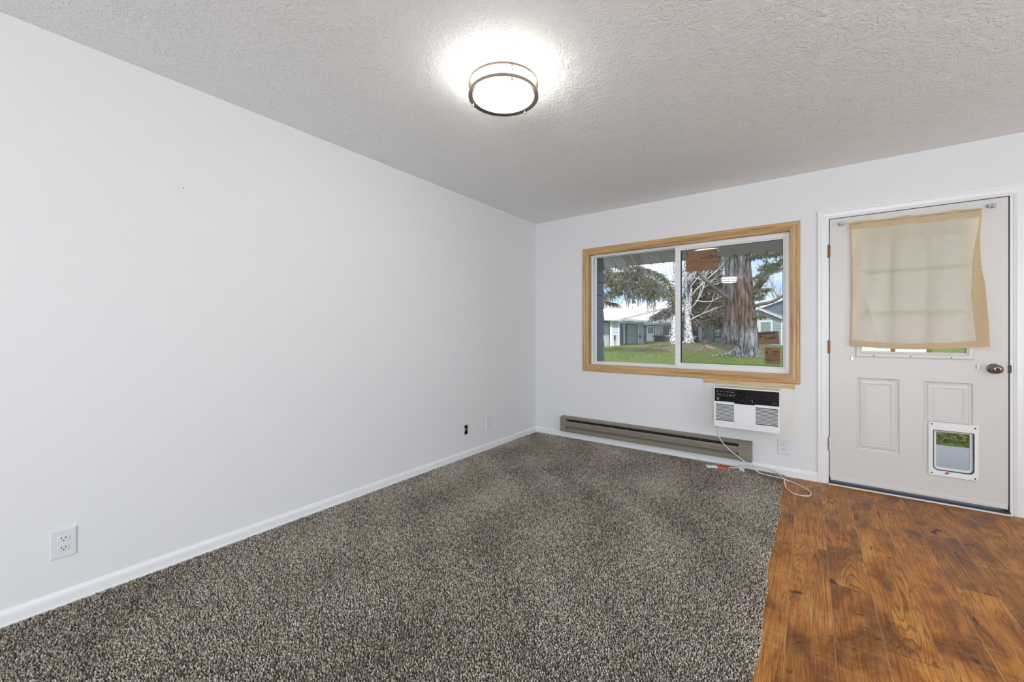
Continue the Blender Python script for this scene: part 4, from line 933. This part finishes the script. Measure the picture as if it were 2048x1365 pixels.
MB().tube(path_px([(1502, 592), (1512, 580), (1524, 563), (1536, 547), (1550, 533), (1570, 519), (1600, 500)], YT1), [.16, .14, .13, .12, .11, .09, .06], 8).build('branch', M['limb'], t, smooth=True)
MB().tube(path_px([(1520, 572), (1528, 560), (1540, 545)], YT1 - .2), [.07, .06, .04], 6).build('branch', M['limb'], t, smooth=True)
MB().tube(path_px([(1508, 613), (1522, 609), (1536, 606.5), (1549, 602.5), (1560, 596), (1570, 590), (1600, 575)], YT1 - .2), [.08, .075, .07, .065, .06, .05, .04], 7).build('branch', M['limb'], t, smooth=True)
MB().tube(path_px([(1498, 518), (1514, 513), (1535, 512), (1556, 509), (1580, 500)], YT1), [.08, .06, .05, .04, .03], 6).build('branch', M['limb'], t, smooth=True)
MB().tube(path_px([(1500, 500), (1506, 508), (1511, 517)], YT1 - .5), [.02, .018, .01], 5).build('branch', M['limb'], t, smooth=True)
for a, n_, L_ in (([(1504, 516), (1520, 511), (1540, 510), (1568, 504)], 210, .40), ([(1514, 575), (1526, 556), (1540, 541), (1568, 516)], 150, .34), ([(1524, 543), (1530, 535), (1540, 530)], 60, .35), ([(1508, 560), (1516, 552), (1524, 550)], 45, .3), ([(1544, 545), (1556, 540), (1570, 536)], 60, .28), ([(1510, 585), (1519, 583), (1530, 579)], 60, .34), ([(1510, 600), (1516, 597), (1522, 592)], 40, .32), ([(1512, 636), (1520, 636), (1524, 634)], 40, .25), ([(1452, 505), (1475, 512), (1500, 505)], 130, .35)):
    bough(nq, nq, path_px(a, YT1 - .15), .02, n_, L_, .06, 22, .075, .014, .8)
nq.build('foliage', M['needles'], t, fix=False)
# second old trunk just behind
YT2 = 21.0
t = thing('conifer', at(1460, 693, YT2), 'grey furrowed trunk standing behind the foremost conifer, left of it', 'tree')
rows = [(at(1432, 696, YT2), at(1486, 696, YT2)), (at(1438, 688, YT2), at(1483, 688, YT2)), (at(1442, 678, YT2), at(1481, 678, YT2)), (at(1446, 655, YT2), at(1480, 655, YT2)), (at(1449, 620, YT2), at(1480, 620, YT2)), (at(1449, 595, YT2), at(1480, 595, YT2)), (at(1450, 560, YT2), at(1479, 560, YT2)), (at(1449, 520, YT2), at(1478, 520, YT2)), (at(1450, 460, YT2), at(1476, 460, YT2)), (at(1452, 380, YT2), at(1474, 380, YT2))]
trunk_mesh(rows, .95, 48, 8, .075, 5).build('trunk', M['bark_two'], t, smooth=True)
MB().tube(path_px([(1456, 597), (1446, 590), (1432, 579), (1416, 566), (1404, 556), (1396, 543), (1386, 525), (1376, 505)], YT2 - .6), [.13, .11, .095, .085, .08, .07, .06, .05], 8).build('branch', M['limb'], t, smooth=True)
MB().tube(path_px([(1406, 559), (1398, 566), (1388, 570)], YT2 - .6), [.04, .03, .02], 5).build('branch', M['limb'], t, smooth=True)

# birches
def grow(q, p, d, L, r, depth, spread=.55, up=.12):
    pts = [Vector(p)]; dd = Vector(d).normalized(); n = 4
    for k in range(n): dd = (dd + rv(.16) + Vector((0, 0, up * .5))).normalized(); pts.append(pts[-1] + dd * (L / n))
    q.tube(pts, [r * (1 - .55 * i / n) for i in range(n + 1)], 4 if depth < 2 else 6, caps=False)
    if depth <= 0: return
    for k in range(3 + (depth > 1)):
        f = rng.uniform(.3, 1) * n; i = min(int(f), n - 1); a = pts[i].lerp(pts[i + 1], f - i)
        grow(q, a, (dd + Vector((rng.uniform(-1, 1), rng.uniform(-.6, .6), rng.uniform(-.3, .9))) * spread * 1.4).normalized(), L * rng.uniform(.45, .7), r * .42, depth - 1, spread, up)
def birch(Y, base, stems, limbs, label):
    t = thing('birch', at(base[0], base[1], Y), label, 'tree'); tw = MB()
    for k, (pts, rad) in enumerate(stems): MB().tube(path_px(pts, Y), rad, 14).build('trunk' if k == 0 else ('root' if len(pts) == 3 else 'stem'), M['birch'], t, smooth=True)
    for pts, r, dpt in limbs:
        P = path_px(pts, Y); n = len(P); MB().tube(P, [r * (1 - .6 * i / (n - 1)) for i in range(n)], 7).build('limb', M['birch_twig'], t, smooth=True)
        for k in range(5 if dpt else 2):
            f = rng.uniform(.35, 1) * (n - 1); i = min(int(f), n - 2); a = P[i].lerp(P[i + 1], f - i); ax = (P[i + 1] - P[i]).normalized()
            grow(tw, a, ax + Vector((rng.uniform(-.7, .7), rng.uniform(-.5, .5), rng.uniform(-.1, .9))), rng.uniform(.7, 1.5), r * .38, dpt)
    tw.build('twigs', M['birch_twig'], t, fix=False)
birch(21.5, (1345, 690), [([(1346, 694), (1347, 684), (1348, 670), (1348.5, 650), (1350, 625), (1352, 590), (1351, 550), (1350, 500), (1351, 440)], [.32, .22, .19, .17, .15, .13, .12, .10, .07]), ([(1347, 685), (1341, 690), (1334, 694)], [.14, .09, .05])],
      [([(1348, 640), (1338, 612), (1322, 598), (1306, 586), (1296, 570), (1288, 548)], .06, 2), ([(1349, 628), (1334, 602), (1312, 586), (1296, 560), (1280, 540)], .05, 2), ([(1350, 610), (1344, 590), (1330, 572), (1318, 552), (1300, 525)], .05, 2), ([(1351, 590), (1340, 565), (1334, 545), (1322, 525), (1316, 500)], .05, 2), ([(1350, 570), (1344, 548), (1340, 525), (1332, 500)], .045, 2), ([(1351, 560), (1347, 535), (1346, 510), (1342, 480)], .045, 2), ([(1351, 600), (1362, 575), (1372, 550), (1380, 520)], .05, 2)],
      'white birch with black marks just left of the window mullion')
birch(22.0, (1377, 684), [([(1378, 689), (1377.5, 682), (1376.5, 670), (1376, 655), (1375, 640), (1374, 625), (1372, 605), (1371, 580), (1371, 540), (1370, 490), (1372, 430)], [.36, .27, .24, .20, .17, .14, .11, .10, .09, .07, .05]), ([(1375, 640), (1379, 622), (1380, 605), (1381, 580), (1379, 550), (1384, 510), (1386, 470)], [.12, .11, .10, .09, .08, .06, .05]), ([(1374, 682), (1367, 687), (1362, 690)], [.16, .10, .06])],
      [([(1380, 641), (1390, 635), (1410, 626), (1430, 618), (1449, 611)], .05, 0), ([(1378, 622), (1390, 608), (1400, 592), (1407, 575), (1411, 558)], .05, 1), ([(1377, 600), (1392, 580), (1408, 565), (1424, 550), (1447, 529)], .05, 1), ([(1374, 590), (1384, 570), (1396, 555), (1410, 540), (1422, 520)], .045, 2), ([(1394, 602), (1406, 604), (1422, 603), (1434, 598), (1446, 593)], .035, 1), ([(1372, 575), (1366, 560), (1376, 545), (1386, 525)], .04, 2), ([(1380, 570), (1390, 550), (1396, 530), (1398, 500)], .04, 2), ([(1371, 614), (1378, 624), (1386, 632), (1382, 648)], .025, 1), ([(1371, 560), (1390, 556), (1410, 562), (1430, 568)], .03, 2), ([(1422, 572), (1436, 568), (1448, 563)], .03, 1)],
      'white birch with several stems just right of the window mullion')
# drooping spruce boughs from a tree left of the window view
YS = 15.0
t = thing('spruce', at(1120, 715, YS), 'drooping dark spruce boughs hanging across the left window pane', 'tree')
tr = at(1130, 640, YS); q = MB(); q.tube([Vector((tr.x, YS, -.1)), Vector((tr.x, YS, 3)), Vector((tr.x, YS, 7)), Vector((tr.x, YS, 9.5))], [.42, .36, .26, .16], 20); q.build('trunk', M['bark_dark'], t, smooth=True)
n1 = MB(); n2 = MB(); n3 = MB(); q = n1
B1 = path_px([(1132, 480), (1180, 500), (1225, 528), (1262, 536), (1296, 540), (1322, 552), (1338, 572), (1346, 592), (1349, 612)], YS)
bough(n1, q, B1, .07, 520, .36, .10, 26, .07, .015)
B2 = path_px([(1132, 520), (1190, 540), (1230, 562), (1260, 568), (1290, 572), (1308, 585)], YS - .4); bough(n1, q, B2, .05, 520, .42, .22, 26, .07, .015)
B3 = path_px([(1132, 530), (1180, 545), (1210, 560), (1228, 572), (1240, 582)], YS - .2); bough(n1, q, B3, .04, 300, .36, .20, 26, .06, .014)
for a, n_, L_ in (([(1130, 560), (1180, 590), (1208, 604), (1222, 606), (1232, 608)], 130, .36), ([(1180, 540), (1210, 548), (1240, 546), (1270, 545)], 240, .40), ([(1250, 545), (1275, 556), (1300, 560), (1312, 575)], 240, .5)): bough(n1, q, path_px(a, YS + .3), .03, n_, L_, .25, 24, .065, .014)
for a in ((1252, 575), (1260, 578), (1268, 578), (1276, 580), (1284, 578), (1256, 580), (1272, 583), (1264, 585), (1296, 585), (1302, 592), (1308, 596), (1300, 588)):
    for k in range(3):
        p = at(a[0] + rng.uniform(-5, 5), a[1] + rng.uniform(-6, 4), YS + rng.uniform(-.6, .6)); twig(n2, p, (rng.uniform(-.3, .4), rng.uniform(-.3, .3), -1), rng.uniform(.45, 1.0), .15, .014, 70, .055, .013, 6)
bough(n3, q, path_px([(1356, 610), (1345, 616), (1330, 620), (1318, 628), (1309, 634)], YS + 3), .03, 300, .42, .18, 26, .07, .015)
bough(n3, q, path_px([(1350, 615), (1338, 622), (1334, 632)], YS + 3), .02, 120, .36, .22, 26, .07, .015)
REG = [(1196, 535), (1255, 527), (1282, 530), (1306, 552), (1334, 580), (1345, 602), (1322, 590), (1306, 598), (1290, 590), (1262, 596), (1246, 586), (1206, 600), (1196, 600)]
def inside(x, y, P):
    c = False
    for i in range(len(P)):
        (x0, y0), (x1, y1) = P[i - 1], P[i]
        if (y0 > y) != (y1 > y) and x < (x1 - x0) * (y - y0) / (y1 - y0) + x0: c = not c
    return c
k = 0
while k < 1150:
    x, y = rng.uniform(1196, 1348), rng.uniform(525, 604)
    if not inside(x, y, REG) or mnoise.noise((x * .06, y * .09, 2)) < -.16: continue
    k += 1; p = at(x, y, YS + rng.uniform(-.8, .9)); twig(n1 if mnoise.noise((x * .04, y * .06, 9)) > -.05 else n2, p, (rng.uniform(-.5, 1), rng.uniform(-.5, .5), rng.uniform(-.8, .1)), rng.uniform(.25, .6), .12, .010, 30, .06, .011)
n1.build('foliage', M['needles'], t, fix=False); n2.build('hanging_twigs', M['needles_grey'], t, fix=False); n3.build('rusty_foliage', M['needles_grey'], t, fix=False)
# dark conifer further back between the birch and the old trunks
YF = 44.0
t = thing('conifer', at(1410, 684, YF), 'dark dense conifer further back, between the birch and the old trunks', 'tree')
rows = [(at(1401, 686, YF), at(1420, 686, YF)), (at(1403, 680, YF), at(1418.5, 680, YF)), (at(1404, 650, YF), at(1417.5, 650, YF)), (at(1405, 600, YF), at(1416, 600, YF)), (at(1407, 520, YF), at(1414, 520, YF)), (at(1409, 440, YF), at(1412, 440, YF))]
trunk_mesh(rows, 1, 24, 5, .06, 9).build('trunk', M['bark_dark'], t, smooth=True)
nq = MB(); q = nq
for k in range(46):
    py = 648 - k * 4.2; wdt = (48 - k * .55) * rng.uniform(.75, 1.05); sgn = 1 if k % 2 else -1
    yy_ = YF + rng.uniform(-2.4, 1.5)
    bough(nq, q, [at(1410, py, YF), at(1410 + sgn * wdt * .4, py - 3, (YF + yy_) / 2), at(1410 + sgn * wdt * .75, py + 1, yy_), at(1410 + sgn * wdt, py + 7, yy_)], .05, 110, .95, .12, 22, .20, .024)
nq.build('foliage', M['needles_rust'], t, fix=False)
# bare tree far right
t = thing('bare_tree', at(1556, 684, 52), 'thin leafless tree rising behind the gabled house roof', 'tree')
q = MB(); bs = at(1556, 684, 52); q.tube([bs, bs + Vector((.1, 0, 3)), bs + Vector((0, 0, 5.5))], [.16, .12, .08], 6)
for k in range(14): grow(q, bs + Vector((0, 0, rng.uniform(3, 5.6))), Vector((rng.uniform(-1, .8), rng.uniform(-.4, .4), 1.3)), rng.uniform(1.6, 2.6), .035, 2)
q.build('trunk', M['bare_twig'], t, fix=False)

# ---- small things on the lawn
t = thing('garden_bench', at(1434, 687, 23.5), 'dark curved metal garden bench half hidden behind the grey trunk', 'bench')
YG = 23.5
MB().tube(path_px([(1427, 689), (1428, 676), (1428, 668), (1425.5, 661.5), (1430, 658.5), (1437, 656.5), (1446, 656.2), (1460, 656.5)], YG), .035, 8).build('arm_frame', M['metal_dark'], t, smooth=True)
MB().tube(path_px([(1427, 674), (1440, 674.3), (1462, 674.5)], YG), .05, 6).build('seat_rail', M['metal_dark'], t); MB().tube(path_px([(1421, 675), (1425, 673.5)], YG), .04, 6).build('arm_rest', M['metal_dark'], t)
MB().tube(path_px([(1427, 667), (1462, 667)], YG + .3), .02, 5).build('back_rail', M['metal_dark'], t)
t = thing('bicycle', at(1324, 683, YC - 1.2), 'dark bicycle parked by the far window under the white roof', 'bicycle')
YK = YC - 1.2
for px in (1318, 1328): MB().lathe([(.34, -.03), (.38, 0), (.34, .03), (.30, 0)], at(px, 678, YK), 'y', 20, True).build('wheel', M['metal_dark'], t)
q = MB()
for a, c in (((1318, 678), (1321.5, 671.5)), ((1321.5, 671.5), (1326.5, 671.5)), ((1326.5, 671.5), (1328, 678)), ((1321.5, 671.5), (1323, 678)), ((1323, 678), (1326.5, 671.5)), ((1326.5, 671.5), (1325.8, 667.5)), ((1321.5, 671.5), (1321, 669))): q.obox(at(a[0], a[1], YK), at(c[0], c[1], YK), .05, .05, (0, 1, 0))
q.build('bicycle_frame', M['metal_dark'], t); MB().obox(at(1324.5, 667.3, YK), at(1327.5, 666.8, YK), .05, .05, (0, 1, 0)).build('handlebar', M['metal_dark'], t); MB().obox(at(1319.8, 668.7, YK), at(1322.3, 668.7, YK), .12, .08).build('saddle', M['metal_dark'], t)
t = thing('potted_plant', at(1312, 683, YC - .8), 'dark potted shrub beside the far white entry door', 'plant')
p = at(1312, 683, YC - .8); MB().lathe([(0, 0), (.22, 0), (.28, .4), (.25, .4), (.24, .34), (0, .34)], p, 'z', 16).build('pot', M['metal_dark'], t)
q = MB()
for k in range(60): twig(q, p + Vector((0, 0, .36)), Vector((rng.uniform(-1, 1), rng.uniform(-1, 1), 1)), rng.uniform(.3, .6), .05, .012, 10, .1, .03)
q.build('foliage', M['needles'], t, fix=False)
t = thing('fallen_branch', on(1468, 696, 2, .3), 'pale broken branch lying on the bare mound between the trees', 'branch')
def ground_px(px, py):
    r = ray(px, py); s_ = 10.0
    for k in range(4000):
        p = CAM + r * s_
        if p.z <= zg(p.x, p.y) + .01: return p
        s_ += .01
    return p
G = ground_px
q = MB(); up = Vector((0, 0, .03))
for pts, r in (([(1411, 692), (1417, 696), (1424, 699), (1430, 700.5)], .03), ([(1412, 692), (1412.5, 696), (1418, 699.5)], .022), ([(1414, 691), (1420, 694), (1428, 699)], .02)): q.tube([G(px, py) + up for px, py in pts], [r, r, r * .8, r * .5][:len(pts)], 6)
o = q.build('pale_stick', M['wood_grey'], t, smooth=True); t.location = (0, 0, 0); o.matrix_parent_inverse = Matrix()
q = MB(); q.tube([G(px, py) + up * .6 for px, py in ((1384, 707.5), (1392, 704), (1402, 700.5), (1410, 694))], [.012, .018, .02, .014], 6); q.tube([G(1392, 704) + up * .6, G(1389, 708) + up * .6], .012, 5)
o = q.build('dry_twig', M['bare_twig'], smooth=True); tag(o, 'thin dry twig lying across the bare mound left of the pale stick', 'twig')
p = G(1376, 685.5); q = MB(); rg = random.Random(5)
for k, (dx, dy, s_) in enumerate(((0, 0, .26), (-.62, .15, .16), (.58, .1, .14))):
    V = []; n = 10
    for i in range(5):
        ph = pi * (i + .5) / 5 - pi / 2
        for j in range(n): V.append(p + Vector((dx + s_ * math.cos(ph) * math.cos(2 * pi * j / n) * rg.uniform(.8, 1.2), dy + s_ * math.cos(ph) * math.sin(2 * pi * j / n) * rg.uniform(.8, 1.2), .04 + s_ * .6 * math.sin(ph))))
    F = [(i * n + j, i * n + (j + 1) % n, (i + 1) * n + (j + 1) % n, (i + 1) * n + j) for i in range(4) for j in range(n)] + [tuple(range(n)), tuple(4 * n + j for j in range(n))]
    o = MB().add(V, F).build('rock', M['stone']); tag(o, ('larger grey rock at the foot of the right birch', 'small grey rock left of the larger rock by the birch', 'small grey rock right of the larger rock by the birch')[k], 'rock', 'rocks by the birch')
